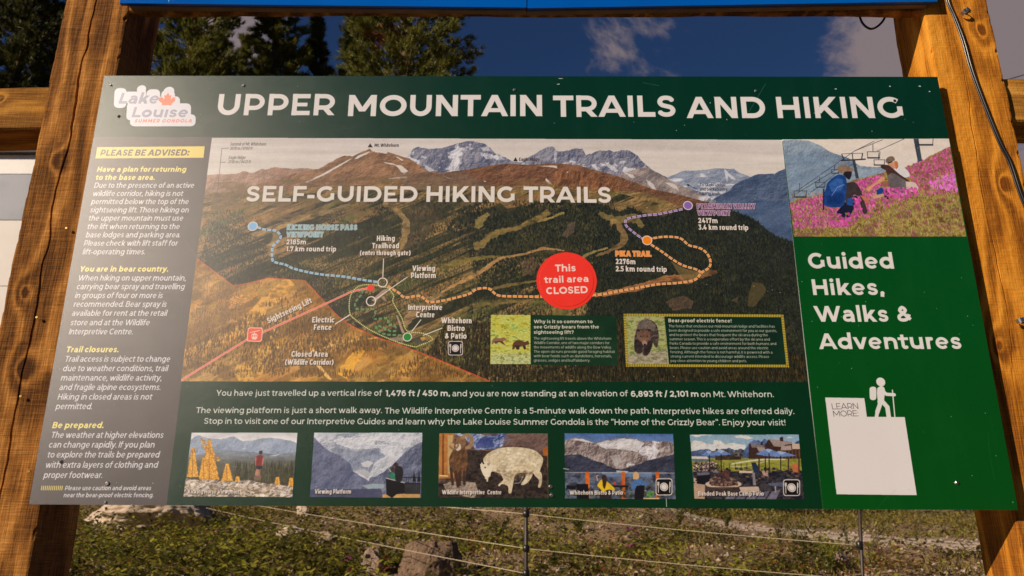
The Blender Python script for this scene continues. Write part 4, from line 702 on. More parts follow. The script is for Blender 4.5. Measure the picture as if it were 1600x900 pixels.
def tubegeo(P,r,n=8):
    P=np.array(P,float); r=np.broadcast_to(np.array(r,float),(len(P),)); V=[];F=[]; T=np.gradient(P,axis=0); up_=np.array([0,0,1.])
    for i,(p,t) in enumerate(zip(P,T)):
        t=t/ (np.linalg.norm(t)+1e-9); a=np.cross(t,up_ if abs(t[2])<.95 else np.array([1.,0,0])); a/=np.linalg.norm(a); b=np.cross(t,a)
        for k in range(n): an=2*math.pi*k/n; V.append(p+r[i]*(a*math.cos(an)+b*math.sin(an)))
    for i in range(len(P)-1):
        for k in range(n): F.append((i*n+k,i*n+(k+1)%n,(i+1)*n+(k+1)%n,(i+1)*n+k))
    F.append(tuple(range(n))[::-1]); F.append(tuple(range((len(P)-1)*n,len(P)*n))); return V,F
def tube(name,P,r,mat,parent=None,n=8): 
    V,F=tubegeo(P,r,n); return mesh(name,V,F,mat,parent,True)
# ---- materials ----
def mat(name,base,rough=.6,metal=0,spec=.5,noise=None,bump=None,sub=0,var=None):
    """noise=(scale,colour2,detail), bump=(scale,strength,distance)"""
    m=bpy.data.materials.new(name); m.use_nodes=True; t=m.node_tree; b=t.nodes['Principled BSDF']
    b.inputs['Base Color'].default_value=(*base,1); b.inputs['Roughness'].default_value=rough; b.inputs['Metallic'].default_value=metal; b.inputs['Specular IOR Level'].default_value=spec
    tc=t.nodes.new('ShaderNodeTexCoord')
    if noise:
        n=t.nodes.new('ShaderNodeTexNoise'); n.inputs['Scale'].default_value=noise[0]; n.inputs['Detail'].default_value=noise[2] if len(noise)>2 else 6; n.inputs['Roughness'].default_value=.65; t.links.new(tc.outputs['Object'],n.inputs['Vector'])
        r=t.nodes.new('ShaderNodeValToRGB'); r.color_ramp.elements[0].position=.35; r.color_ramp.elements[1].position=.65; r.color_ramp.elements[0].color=(*base,1); r.color_ramp.elements[1].color=(*noise[1],1); t.links.new(n.outputs[0],r.inputs[0]); t.links.new(r.outputs[0],b.inputs['Base Color'])
    if bump:
        n=t.nodes.new('ShaderNodeTexNoise'); n.inputs['Scale'].default_value=bump[0]; n.inputs['Detail'].default_value=8; n.inputs['Roughness'].default_value=.7; t.links.new(tc.outputs['Object'],n.inputs['Vector'])
        bp=t.nodes.new('ShaderNodeBump'); bp.inputs['Strength'].default_value=bump[1]; bp.inputs['Distance'].default_value=bump[2]; t.links.new(n.outputs[0],bp.inputs['Height']); t.links.new(bp.outputs[0],b.inputs['Normal'])
    return m
def leafmat(name,c1,c2,tr=.3,scale=3.):
    m=mat(name,c1,.55,spec=.3,noise=(scale,c2,4)); t=m.node_tree; b=t.nodes['Principled BSDF']; o=t.nodes['Material Output']
    tl=t.nodes.new('ShaderNodeBsdfTranslucent'); tl.inputs[0].default_value=(*[min(1,x*1.6) for x in c2],1); mx=t.nodes.new('ShaderNodeMixShader'); mx.inputs[0].default_value=tr
    t.links.new(b.outputs[0],mx.inputs[1]); t.links.new(tl.outputs[0],mx.inputs[2]); t.links.new(mx.outputs[0],o.inputs[0]); return m
def wood(name,dark,mid,light,axis='Z',seed=0.,knots=(),saw=1.0):
    m=bpy.data.materials.new(name); m.use_nodes=True; t=m.node_tree; b=t.nodes['Principled BSDF']; L=t.links.new
    def n(ty,**k):
        q=t.nodes.new(ty)
        for a,c in k.items(): setattr(q,a,c)
        return q
    def math_(op,a,c,cl=False):
        q=n('ShaderNodeMath',operation=op,use_clamp=cl)
        for i,v in enumerate((a,c)):
            if isinstance(v,(int,float)): q.inputs[i].default_value=v
            else: L(v,q.inputs[i])
        return q.outputs[0]
    tc=n('ShaderNodeTexCoord'); src=tc.outputs['Object']
    mp=n('ShaderNodeMapping'); mp.inputs['Location'].default_value=(seed,seed*.7,seed*1.3)
    if axis=='X': mp.inputs['Rotation'].default_value=(0,math.radians(90),0)
    L(src,mp.inputs[0]); P=mp.outputs[0]
    # knots bend the grain around them: a distance field added to the ring coordinate
    sep=n('ShaderNodeSeparateXYZ'); L(P,sep.inputs[0])
    warp=n('ShaderNodeTexNoise'); mw=n('ShaderNodeMapping'); mw.inputs['Scale'].default_value=(7,7,1.5); L(P,mw.inputs[0]); L(mw.outputs[0],warp.inputs['Vector']); warp.inputs['Scale'].default_value=1.; warp.inputs['Detail'].default_value=3
    ring=math_('MULTIPLY',sep.outputs[0],62.); ring=math_('ADD',ring,math_('MULTIPLY',warp.outputs[0],26.)); ring=math_('ADD',ring,math_('MULTIPLY',sep.outputs[1],20.))
    big_=n('ShaderNodeTexNoise'); big_.inputs['Scale'].default_value=11; L(src,big_.inputs['Vector'])
    kmask=None; geo=n('ShaderNodeSeparateXYZ'); L(src,geo.inputs[0])
    for kx,kz,kr in knots:
        u=math_('SUBTRACT',math_('ADD',geo.outputs[0],math_('MULTIPLY',math_('SUBTRACT',big_.outputs[0],.5),.022)),kx); w=math_('MULTIPLY',math_('SUBTRACT',geo.outputs[2],kz),.62 if axis=='Z' else 1.)
        d2=math_('ADD',math_('MULTIPLY',u,u),math_('MULTIPLY',w,w)); g=math_('DIVIDE',1.,math_('ADD',1.,math_('MULTIPLY',d2,1/(kr*kr))))
        ring=math_('ADD',ring,math_('MULTIPLY',g,11.)); k=math_('POWER',g,5.); kmask=k if kmask is None else math_('MAXIMUM',kmask,k)
    s=math_('SINE',ring,0.); s=math_('ADD',math_('MULTIPLY',s,.5),.5); s=math_('POWER',s,1.8)
    f=n('ShaderNodeTexNoise'); mf=n('ShaderNodeMapping'); mf.inputs['Scale'].default_value=(230,230,8); L(P,mf.inputs[0]); L(mf.outputs[0],f.inputs['Vector']); f.inputs['Scale'].default_value=1; f.inputs['Detail'].default_value=6; f.inputs['Roughness'].default_value=.7
    bl=n('ShaderNodeTexNoise'); bl.inputs['Scale'].default_value=3.2; bl.inputs['Detail'].default_value=6; L(P,bl.inputs['Vector'])
    sw=n('ShaderNodeTexNoise'); ms=n('ShaderNodeMapping'); ms.inputs['Scale'].default_value=(14,14,420); ms.inputs['Rotation'].default_value=(0,.14,0); L(P,ms.inputs[0]); L(ms.outputs[0],sw.inputs['Vector']); sw.inputs['Scale'].default_value=1; sw.inputs['Detail'].default_value=2
    v=math_('ADD',math_('MULTIPLY',s,.24),math_('MULTIPLY',f.outputs[0],.80)); v=math_('ADD',v,math_('MULTIPLY',bl.outputs[0],.55)); v=math_('ADD',v,math_('MULTIPLY',sw.outputs[0],.16+.22*(saw>.9))); v=math_('SUBTRACT',v,.43+.11*(saw>.9))
    if kmask is not None: v=math_('SUBTRACT',v,math_('MULTIPLY',kmask,.42))
    r=n('ShaderNodeValToRGB'); e=r.color_ramp.elements; e[0].position=.22; e[0].color=(*dark,1); e[1].position=.78; e[1].color=(*light,1); q=e.new(.5); q.color=(*mid,1); L(v,r.inputs[0]); L(r.outputs[0],b.inputs['Base Color'])
    b.inputs['Roughness'].default_value=.85; b.inputs['Specular IOR Level'].default_value=.12
    h=math_('ADD',math_('MULTIPLY',f.outputs[0],.5),math_('MULTIPLY',sw.outputs[0],.55*saw)); h=math_('ADD',h,math_('MULTIPLY',s,.25))
    big=n('ShaderNodeTexNoise'); big.inputs['Scale'].default_value=28; big.inputs['Detail'].default_value=5; L(P,big.inputs['Vector']); h=math_('ADD',h,math_('MULTIPLY',big.outputs[0],.8))
    bp=n('ShaderNodeBump'); bp.inputs['Strength'].default_value=.9; bp.inputs['Distance'].default_value=.0048; L(h,bp.inputs['Height']); L(bp.outputs[0],b.inputs['Normal'])
    return m
def mkimage(name,arr,gain):
    h,w=arr.shape[:2]; lin=np.where(arr<=.04045,arr/12.92,((arr+.055)/1.055)**2.4)*np.array(gain,np.float32); lin=np.clip(lin,0,1)
    s=np.where(lin<=.0031308,lin*12.92,1.055*lin**(1/2.4)-.055).astype(np.float32)
    im=bpy.data.images.new(name,w,h,alpha=False); px=np.ones((h,w,4),np.float32); px[...,:3]=s[::-1]; im.pixels.foreach_set(px.ravel()); im.update(); im.pack(); return im
def printmat(name,im,rough=.42,spec=.5,bumpd=.00035):
    m=bpy.data.materials.new(name); m.use_nodes=True; t=m.node_tree; b=t.nodes['Principled BSDF']; L=t.links.new
    i=t.nodes.new('ShaderNodeTexImage'); i.image=im; i.interpolation='Cubic'; i.extension='EXTEND'; L(i.outputs[0],b.inputs['Base Color'])
    tc=t.nodes.new('ShaderNodeTexCoord'); n=t.nodes.new('ShaderNodeTexNoise'); n.inputs['Scale'].default_value=700; n.inputs['Detail'].default_value=2; L(tc.outputs['Object'],n.inputs['Vector'])
    n2=t.nodes.new('ShaderNodeTexNoise'); n2.inputs['Scale'].default_value=9; n2.inputs['Detail'].default_value=7; n2.inputs['Roughness'].default_value=.7; L(tc.outputs['Object'],n2.inputs['Vector'])
    r=t.nodes.new('ShaderNodeMapRange'); r.inputs[1].default_value=.3; r.inputs[2].default_value=.7; r.inputs[3].default_value=rough-.008; r.inputs[4].default_value=rough+.012; L(n2.outputs[0],r.inputs[0]); L(r.outputs[0],b.inputs['Roughness'])
    bp=t.nodes.new('ShaderNodeBump'); bp.inputs['Strength'].default_value=.6; bp.inputs['Distance'].default_value=bumpd; L(n.outputs[0],bp.inputs['Height']); L(bp.outputs[0],b.inputs['Normal']); b.inputs['Specular IOR Level'].default_value=0
    g=t.nodes.new('ShaderNodeBsdfGlossy'); g.distribution='BECKMANN'; L(r.outputs[0],g.inputs['Roughness']); L(bp.outputs[0],g.inputs['Normal']); f=t.nodes.new('ShaderNodeFresnel'); f.inputs[0].default_value=1.3+spec*.6; mx=t.nodes.new('ShaderNodeMixShader'); L(f.outputs[0],mx.inputs[0]); L(b.outputs[0],mx.inputs[1]); L(g.outputs[0],mx.inputs[2]); L(mx.outputs[0],t.nodes['Material Output'].inputs[0])
    return m
W_L=wood('weathered_timber',(.08,.03,.008),(.36,.148,.030),(.72,.34,.085),seed=1.3,knots=[(-1.328,2.62,.02),(-1.315,2.01,.03),(-1.35,2.22,.02),(-1.25,1.3,.02)])
W_R=wood('oiled_timber',(.20,.062,.008),(.64,.245,.022),(.88,.41,.055),seed=5.1,knots=[(1.39,3.06,.022),(1.37,2.55,.02),(1.27,2.08,.022)],saw=.5)
W_B=wood('beam_timber',(.18,.075,.015),(.48,.22,.035),(.72,.38,.09),axis='X',seed=3.7,knots=[(-1.55,2.83,.012),(1.62,2.84,.014)],saw=.5)
M_white=mat('galvanised_edge',(.55,.55,.53),.4,.3); M_ply=mat('plywood_backing',(.30,.19,.10),.8,noise=(14,(.2,.12,.06)))
M_screw=mat('zinc_screw',(.62,.60,.56),.32,1.0,bump=(900,.3,.0005)); M_dark=mat('dark_hole',(.01,.01,.01),.9); M_black=mat('black_cable',(.016,.015,.015),.28,spec=.6)
M_brass=mat('brass_nail',(.55,.38,.12),.35,1.0)
# ---------------------------------------------------------------------------
# timber frame
def hn(x,y,z): return math.sin(x*12.9+y*78.2+z*37.7)*.5+math.sin(x*41.3-z*91.7+y*11.1)*.5
def post(name,x0,x1,y0,y1,z0,z1,crack,mt,parent,seed):
    cz=np.array([c[2] for c in crack])[::-1]; cx=np.array([c[0] for c in crack])[::-1]; cw=np.array([c[3] for c in crack])[::-1]
    R=random.Random(seed); zs=np.arange(z0,z1+.001,.0125); V=[];F=[]; nl,nr,ns=7,7,5; k=.006
    for z in zs:
        w=float(np.interp(z,cz,cw)); c=float(np.interp(z,cz,cx))+.0012*math.sin(z*43)+.0006*math.sin(z*121+1); c=min(max(c,x0+.012),x1-.012); j=lambda a:(R.random()-.5)*a
        ring=[]; chip=abs(hn(seed,1,z))**6*.006
        for i in range(nl): ring.append((x0+k+(c-w-x0-k)*i/(nl-1),y0+j(.0007)))
        ring.append((c-w*.35,y0+min(.045,w*9)*.6)); ring.append((c+w*.1,y0+min(.045,w*9)))
        for i in range(nr): ring.append((c+w+(x1-k-chip-c-w)*i/(nr-1),y0+j(.0007)))
        ring.append((x1-.0015-chip,y0+.0015+chip))
        for i in range(ns): ring.append((x1+j(.0008),y0+k+(y1-y0-2*k)*i/(ns-1)))
        for i in range(ns): ring.append((x1-k-(x1-x0-2*k)*i/(ns-1),y1))
        for i in range(ns): ring.append((x0+j(.001),y1-k-(y1-y0-2*k)*i/(ns-1)))
        ring.append((x0+.0015+chip,y0+.0015+chip)); n=len(ring)
        e=.0016*math.sin(z*9+seed)+.001*math.sin(z*31+seed)
        V+=[(x+e,y,z) for x,y in ring]
    for i in range(len(zs)-1):
        for q in range(n): F.append((i*n+q,i*n+(q+1)%n,(i+1)*n+(q+1)%n,(i+1)*n+q))
    F.append(tuple(range(n))[::-1]); F.append(tuple(range((len(zs)-1)*n,len(zs)*n))); return mesh(name,V,F,mt,parent)
def ck(pts): return [(*atY(x,y,.03),w) for x,y,w in pts]
frame=tag(empty('sign_frame',(0,.13,0)),'rough orange-brown timber frame of square posts and beams carrying both boards','sign frame')
cl=ck([(152,-60,.0018),(151,0,.0022),(142,37,.003),(137,75,.0034),(129,90,.0024),(125,120,.0038),(117,162,.0042),(110,215,.0032),(100,250,.0034),(87,293,.0026),(81,333,.003),(77,380,.0026),(67,417,.0028),(55,497,.0034),(47,531,.0036),(43,549,.0024),(31,593,.0026),(22,652,.0028),(14,697,.003),(5,759,.0026),(-30,900,.001)])
crk=ck([(1480,-60,.0002),(1494,50,.0002),(1498,66,.0012),(1502,82,.0014),(1510,135,.0014),(1515,175,.0017),(1522,220,.0022),(1535,300,.0014),(1547,360,.0013),(1558,400,.0024),(1566,450,.0018),(1577,500,.0014),(1580,567,.0015),(1583,600,.001),(1597,667,.001),(1640,900,.0003)])
pl=post('post',-1.402,-1.204,.03,.228,-.3,4.5,cl,W_L,frame,3); pr=post('post',1.23,1.43,.03,.215,-.3,4.5,crk,W_R,frame,8)
def timber(name,x0,x1,y0,y1,z0,z1,mt,parent,seed):
    R=random.Random(seed); V=[];F=[]; xs=np.linspace(x0,x1,90); k=.005
    for x in xs:
        j=lambda a:(R.random()-.5)*a; e=.002*math.sin(x*5+seed)+.0012*math.sin(x*17+seed)
        for y,z in ((y0,z0+k),(y0,z0+(z1-z0)*.5),(y0,z1-k),(y0+k,z1),(y1-k,z1),(y1,z1-k),(y1,z0+k),(y1-k,z0),(y0+k,z0)): V.append((x,y+j(.0008),z+e+j(.0012)))
    n=9
    for i in range(len(xs)-1):
        for q in range(n): F.append((i*n+(q+1)%n,i*n+q,(i+1)*n+q,(i+1)*n+(q+1)%n))
    F.append(tuple(range(n))); F.append(tuple(range((len(xs)-1)*n,len(xs)*n))[::-1]); return mesh(name,V,F,mt,parent)
bmL=timber('cross_beam',-5.5,-1.4035,.05,.19,2.731,2.872,W_B,frame,1); bmR=timber('cross_beam',1.4315,5.5,.05,.19,2.762,2.905,W_B,frame,2)
timber('cross_beam',-1.2025,1.2285,.031,.062,3.126,3.24,W_L,frame,4)
timber('cross_beam',-1.2025,1.2285,.034,.12,2.60,2.74,W_L,frame,5); timber('cross_beam',-1.2025,1.2285,.034,.12,1.74,1.88,W_L,frame,6)
# diagonal brace behind the left post
def bar(name,a,b,w,h,mt,parent):
    a,b=Vector(a),Vector(b); d=(b-a).normalized(); s=d.cross(Vector((0,0,1))).normalized()*w/2; u=s.cross(d).normalized()*h/2
    return mesh(name,[p+q for p in(a,b) for q in(-s-u,s-u,s+u,-s+u)],[(0,1,2,3),(7,6,5,4),(0,4,5,1),(1,5,6,2),(2,6,7,3),(3,7,4,0)],mt,parent)
bar('brace',(-1.335,.25,1.46),(-1.22,1.3,.56),.09,.14,W_L,frame)
def nailhead(name,P,r,mt,parent,h=.003):
    V=[];F=[];n=12
    for rr,yy in ((r,0),(r,-h*.5),(r*.7,-h),(r*.25,-h),(r*.18,-h*.55)):
        for k in range(n): V.append((P[0]+rr*math.cos(2*math.pi*k/n),P[1]+yy,P[2]+rr*math.sin(2*math.pi*k/n)))
    for i in range(4):
        for k in range(n): F.append((i*n+k,i*n+(k+1)%n,(i+1)*n+(k+1)%n,(i+1)*n+k))
    F.append(tuple(range(4*n,5*n))); return mesh(name,V,F,mt,parent,False)
for x,y in ((106,358),(60,497),(35,620),(48,737)):
    p=atY(x,y,.026); V,F=tubegeo([(p[0],.034,p[2]),(p[0]+.001,.016,p[2]+.001)],.0016,6); nailhead('nail',(p[0],.02,p[2]),.0042,M_brass,frame)
# ---------------------------------------------------------------------------
# main board
IM=mkimage('board_print',art,(.84/.745,.82/.631,.84/.539)); PM=printmat('board_print_gloss',IM,.40,1.35,.0005)
TL,TR,BR,BLc=(163,118.3),(1464.7,120),(1590,797),(45,788)
board=tag(empty('trail_map_board',(0,0,1.66)),'large green trail map board headed Upper Mountain Trails and Hiking, screwed to the posts','sign')
def face(name,Q,parent,y=0.,mt=None,n=1,edge=None):
    """printed sheet with corners Q (photo px); a sheet of real thickness standing from y to its backing"""
    W_=[atY(x,z,0.) for x,z in Q]; m=len(W_); V=[(p[0],y,p[2]) for p in W_]; th=edge or .0006; V+=[(p[0],y+th,p[2]) for p in W_]
    F=[tuple(range(m))]+[tuple(range(m,2*m))[::-1]]+[(i,i+m,(i+1)%m+m,(i+1)%m) for i in range(m)]
    o=mesh(name,V,F,mt or PM,parent); uv=o.data.uv_layers.new(name='UVMap')
    for l in o.data.loops: c=o.data.vertices[l.vertex_index].co; uv.data[l.index].uv=((c[0]-PX0)/(PX1-PX0),(c[2]-PZ0)/(PZ1-PZ0))
    bm=bmesh.new(); bm.from_mesh(o.data); bmesh.ops.recalc_face_normals(bm,faces=bm.faces[:]); bm.to_mesh(o.data); bm.free(); return o
def lerp(a,b,t): return (a[0]+(b[0]-a[0])*t,a[1]+(b[1]-a[1])*t)
LT=lerp(TL,BLc,(214.3-118.3)/(788-118.3)); RT=lerp(TR,BR,(217-120)/(797-120))
A1,A2=(331,214.5),(259.5,789.3); S1,S2=(1222,218.3),(1286,795.3)
# backing sheet, its cut edge showing
W4=[atY(x,z,0.) for x,z in (TL,TR,BR,BLc)]
def slab(name,W_,y0,y1,ins,mt,parent):
    c=sum(W_)/4; Q=[p+(c-p)/np.linalg.norm(c-p)*ins for p in W_]; V=[(p[0],y,p[2]) for y in(y0,y1) for p in Q]
    return mesh(name,V,[(0,1,2,3),(7,6,5,4)]+[(i,i+4,(i+1)%4+4,(i+1)%4) for i in range(4)],mt,parent)
slab('backing_sheet',W4,.0007,.006,0,M_white,board); slab('plywood',W4,.0062,.026,.012,M_ply,board)
face('header_panel',[TL,TR,RT,S1,A1,LT],board)
face('advice_panel',[LT,A1,A2,BLc],board)
face('map_picture',[A1,S1,(1262.5,597),(283.5,596)],board)
CP=[(283.5,596),(1262.5,597),S2,A2]
# the caption panel is cut round the five pictures so that no two sheets share a plane
cap=[]; xs_=[283.5]
face('caption_panel',[(283.5,596),(1262.5,597),lerp((1262.5,597),S2,.402),lerp((283.5,596),A2,.412)],board)
yt=lerp((1262.5,597),S2,.402); yl=lerp((283.5,596),A2,.412)
PT=[[(299.5,676),(465,676),(457,777),(286.5,776)],[(491,676),(660,676),(658,778),(484,777)],[(686.5,677),(856,677),(857,779),(684.5,778)],[(882,677),(1052,678),(1056,780),(883,779)],[(1078,679),(1248,679),(1257,780.5),(1085,779.5)]]
face('picture_strip',[yl,yt,S2,A2],board)
for Q in PT: face('picture_print',Q,board,y=-.0004,edge=.0003)
side=face('side_panel',[S1,RT,BR,S2],board,y=-.0022,edge=.0028)
face('picture_print',[(1223,218.6),(1482,217.4),(1509.5,370.3),(1240,370.3)],side,y=-.0026,edge=.0003)
zqx=lambda L:[(1250+L[i]/2.811,580+L[i+1]/2.811) for i in range(0,len(L),2)]
face('white_card',zqx([109,116,281,119,292,201,458,202,511,545,159,541]),side,y=-.0026,edge=.0003)
cst=atY(885.2,438.4,0.); rr=(atY(927.4,438.4,0.)[0]-atY(843,438.4,0.)[0])/2
V=[(cst[0]+rr*math.cos(a),y,cst[2]+rr*math.sin(a)) for y in(-.0006,-.0001) for a in np.linspace(0,2*math.pi,64,endpoint=False)]
stk=mesh('closed_sticker',V,[tuple(range(64))]+[(i,(i+1)%64,(i+1)%64+64,i+64) for i in range(64)],PM,board); uv=stk.data.uv_layers.new(name='UVMap')
for l in stk.data.loops: c=stk.data.vertices[l.vertex_index].co; uv.data[l.index].uv=((c[0]-PX0)/(PX1-PX0),(c[2]-PZ0)/(PZ1-PZ0))
for Q in ([(767,492),(829,492),(829,569),(766,569)],[(978,494),(1038,494),(1042,570),(979,570)]): face('picture_print',Q,board,y=-.0004,edge=.0003)
for x,y,r in ((380.5,133.5,.0042),(804,140.5,.0044),(1181,142,.0044),(168,755.5,.005),(860.5,760.5,.005),(862,774,.005),(1494.5,754.5,.0052),(165,784.5,.003),(173,133,.003)):
    nailhead('screw',atY(x,y,0.)+np.array([0,-.0023 if x>1290 and y>300 else -.0001,0]),r,M_screw,board)
for x,y in ((186,182),(1398,157.5),(96.5,722)):
    p=atY(x,y,0.); V=[(p[0]+.0045*math.cos(a),-.0004,p[2]+.0048*math.sin(a)) for a in np.linspace(0,2*math.pi,12,endpoint=False)]; mesh('drill_hole',V,[tuple(range(12))],M_dark,board)
# ---------------------------------------------------------------------------
# blue board above
PZ0,PZ1,CH=3.10,3.30,328; art=np.zeros((CH,CW,3),np.float32); art[:]=rgb(0,84,168); clipbox[:]=[0,0,CW,CH]
art+=((fbm(CH,CW,400,60,4)-.5)*.06)[...,None]
BW=rgb(214,210,210)
text('applicable resort, nor Royal Bank of Canada, is responsible for the ride and terms and conditions applicable to your use of the resort and its services',(1000,4.6),(1340,1.4),3.2,.06,BW,a=.9)
text('Purchase and use of resort tickets, rides and rentals are made and offered by the resort. Neither',(1000,.2),(1344,-3),3.2,.06,BW,a=.9)
text('applicable resort, nor Royal Bank of Canada, is responsible',(352,1.2),(494,1.6),3.2,.06,BW,a=.9)
line(C([(263,5.5),(267,0),(270,5)]),4,BW,.8); disc(C([(872,-7)])[0],26,BW,ry=24); line(C([(863,2),(858,2.5)]),5,BW)
line(C([(823.5,12),(823.3,-20)]),3,rgb(0,40,90),.8)
art[:6]=rgb(0,84,168); np.clip(art,0,1,out=art); IM2=mkimage('upper_print',art,(1.1,1.2,1.3)); PM2=printmat('upper_print_gloss',IM2,.3,.4)
upper=tag(empty('resort_sponsor_board',(0,0,3.12)),'glossy blue board above the green trail map, only its lower edge in view','sign')
def upanel(name,q0,q1):
    a,b=atY(*q0,0.),atY(*q1,0.); V=[(a[0],-.001,a[2]),(b[0],-.001,b[2]),(b[0],-.001,4.3),(a[0],-.001,4.3)]; V+=[(x,.012,z) for x,_,z in V]
    o=mesh(name,V,[(0,1,2,3),(7,6,5,4),(0,4,5,1),(1,5,6,2),(2,6,7,3),(3,7,4,0)],PM2,upper); uv=o.data.uv_layers.new(name='UVMap')
    for l in o.data.loops: c=o.data.vertices[l.vertex_index].co; uv.data[l.index].uv=((c[0]-PX0)/(PX1-PX0),min((c[2]-PZ0)/(PZ1-PZ0),1.0))
    return o
upanel('printed_panel',(187,5.2),(822.6,12)); upanel('printed_panel',(824,13),(1464.5,2.4))
for q0,q1 in (((200,5),(822.6,12)),((824,13),(1452,2))):
    a,b=atY(*q0,0.),atY(*q1,0.); V=[(x,y,z) for y in(.0125,.0295) for x,z in((a[0],a[2]-.004),(b[0],b[2]-.004),(b[0],4.3),(a[0],4.3))]
    mesh('plywood',V,[(0,1,2,3),(7,6,5,4),(0,4,5,1),(1,5,6,2),(2,6,7,3),(3,7,4,0)],M_ply,upper)
# ---------------------------------------------------------------------------
# cables
cb=tag(empty('black_cable',tuple(atY(1480,0,.02))),'pair of thin black cables running diagonally down the right post','cable')
CPX=[(1470,-40),(1480,0),(1491,27),(1505,65),(1517,107),(1537,162),(1561,222),(1577,253),(1593,300),(1612,350),(1640,430)]
cw_=smooth(np.array([atY(x,y,.022) for x,y in CPX]),6)
for off,yy in ((-.0026,0.),(.0028,-.0015)):
    P=cw_+np.array([off,yy,0])+np.c_[.0006*np.sin(np.arange(len(cw_))*.3+off*900),np.zeros(len(cw_)),np.zeros(len(cw_))]
    tube('strand',P,.0028,M_black,cb)
lp=tag(empty('cable_loops',tuple(atY(1360,15,.16))),'loops of black cable hanging under the upper beam beside the right post','cable')
for PX_ in ([(1324,10),(1327,20),(1334,24),(1345,25),(1356,21),(1365,12)],[(1343,12),(1344,28),(1350,39),(1360,45),(1370,42),(1380,32),(1386,18),(1389,8)],[(1390,14),(1391,22),(1394,25),(1397,22)]):
    tube('strand',smooth(np.array([atY(x,y,.155) for x,y in PX_]),6),.0036,M_black,lp)
def clip(px,py,ang,label):
    p=atY(px,py,.024); e=tag(empty('pipe_clip',tuple(p)),label,'pipe clip'); c,s=math.cos(ang),math.sin(ang)
    L=lambda u,v,y:(p[0]+u*c-v*s,y,p[2]+u*s+v*c); P=[]
    for a in np.linspace(-.4,math.pi+.2,10): P.append((-.012+.0095*math.cos(a),.0095*math.sin(a)))
    V=[];F=[]
    prof=[(-.012+.0095*math.cos(a),.010+.011*math.sin(a)) for a in np.linspace(-.3,math.pi,10)]+[(-.002,.001)][:0]
    for u,h in prof+[(-.022,.001)][:0]: 
        for v in(-.006,.006): V.append(L(u,v,.029-h))
    n=len(prof)
    for i in range(n-1): F.append((2*i,2*i+2,2*i+3,2*i+1))
    o=mesh('saddle',V,F,M_screw,e); o.modifiers.new('s','SOLIDIFY').thickness=.0016
    V,F=boxm(-.004,.022,-.0015,0,-.006,.006); mesh('plate',[L(x,z,.0285+y) for x,y,z in V],F,M_screw,e); nailhead('screw',L(.012,0,.0265),.0045,M_screw,e,.004)
clip(1508,18,.75,'small bright metal pipe clip near the top of the right post'); clip(1598,500,.3,'small bright metal pipe clip at the right edge halfway down the right post')
wire=tag(tube('power_line',[atY(1480,152,30.),atY(1600,117,30.),atY(1800,60,30.)],.022,M_black),'thin dark overhead line crossing the sky right of the right post','power line')
# ---------------------------------------------------------------------------
# terrain
def sst(a,b,x): t=np.clip((x-a)/(b-a),0,1); return t*t*(3-2*t)
def H(x,y):
    x=np.asarray(x,float); y=np.asarray(y,float)
    h=1.36*sst(2.2,8.,y)+.078*np.maximum(y-8,0)+.10*np.maximum(y-30,0)*sst(30,60,y)
    h=h+.17*np.maximum(y-11.5,0)*sst(6,0,x)*np.where(y>30,18.5/np.maximum(y-11.5,1),1)
    h=h-.012*np.clip(x,-20,20)*sst(4,9,y)
    h=h+.55*np.maximum(-12-y,0)*sst(-9,4,x-.55*(y+12)*1.0)*np.where(y<-60,60/np.maximum(-y,60),1)  # added rise behind the camera, unseen, to block low sky light
    b=.05*np.sin(x*1.7+y*.9)+.04*np.sin(x*.8-y*2.1+1)+.025*np.sin(x*4.1+y*3.3)+.02*np.sin(x*6.3-y*5.2)
    rd=roadd(x,y); w=sst(1.6,2.5,rd); return h+b*sst(2,6,y)*w-.03*(1-w)
RDP=np.array([(-8,34),(-2,27.5),(1,23.5),(3.3,20),(5.6,16.2),(8.0,12.4),(10.5,9.3),(14,6.3),(22,3)],float)
def roadd(x,y):
    d=np.full(np.shape(x),1e9)
    for a,b in zip(RDP[:-1],RDP[1:]):
        v=b-a; t=np.clip(((x-a[0])*v[0]+(y-a[1])*v[1])/(v@v),0,1); d=np.minimum(d,np.hypot(x-a[0]-t*v[0],y-a[1]-t*v[1]))
    return d
def hit(px,py):
    d=ray(px,py); d=d/np.hypot(d[0],d[1]); 
    for t in np.arange(5,60,.03):
        p=CAM_POS+d*t
        if p[2]<=H(p[0],p[1]): return p
    return CAM_POS+d*30
M_soil=mat('soil',(.17,.105,.055),.95,noise=(1.2,(.40,.28,.165),8),bump=(14,.9,.05)); M_road=mat('road_gravel',(.52,.39,.27),.95,noise=(2.2,(.66,.52,.38),8),bump=(40,.7,.02))
def grid(name,xs,ys,mt,fn,keep=None):
    X,Y=np.meshgrid(xs,ys); Z=fn(X,Y); V=np.c_[X.ravel(),Y.ravel(),Z.ravel()]; nx=len(xs); i=np.arange(len(ys)-1)[:,None]*nx+np.arange(nx-1)[None]; F=np.stack([i,i+1,i+nx+1,i+nx],-1).reshape(-1,4)
    if keep is not None: cx=V[F].mean(1); F=F[keep(cx[:,0],cx[:,1])]
    o=npmesh(name,V,F,mt); o.data.shade_smooth(); return o
gx=np.r_[-700,-300,-150,-80,-50,np.arange(-36,-14,1.),np.arange(-14,16,.2),np.arange(16,40,1.),60,90,160,300,700]; gy=np.r_[-700,-200,-100,-60,np.arange(-44,-5,3.),np.arange(-5,5,.5),np.arange(5,26,.2),np.arange(26,60,1.),80,120,200,400,900]
tag(grid('ground',gx,gy,M_soil,lambda x,y:np.where(y>60,H(x,60+0*y)+.1*(y-60)*.9,H(x,y))),kind='structure')
nearx=np.linspace(-9,9,10); neary=np.linspace(-11,2.1,8)
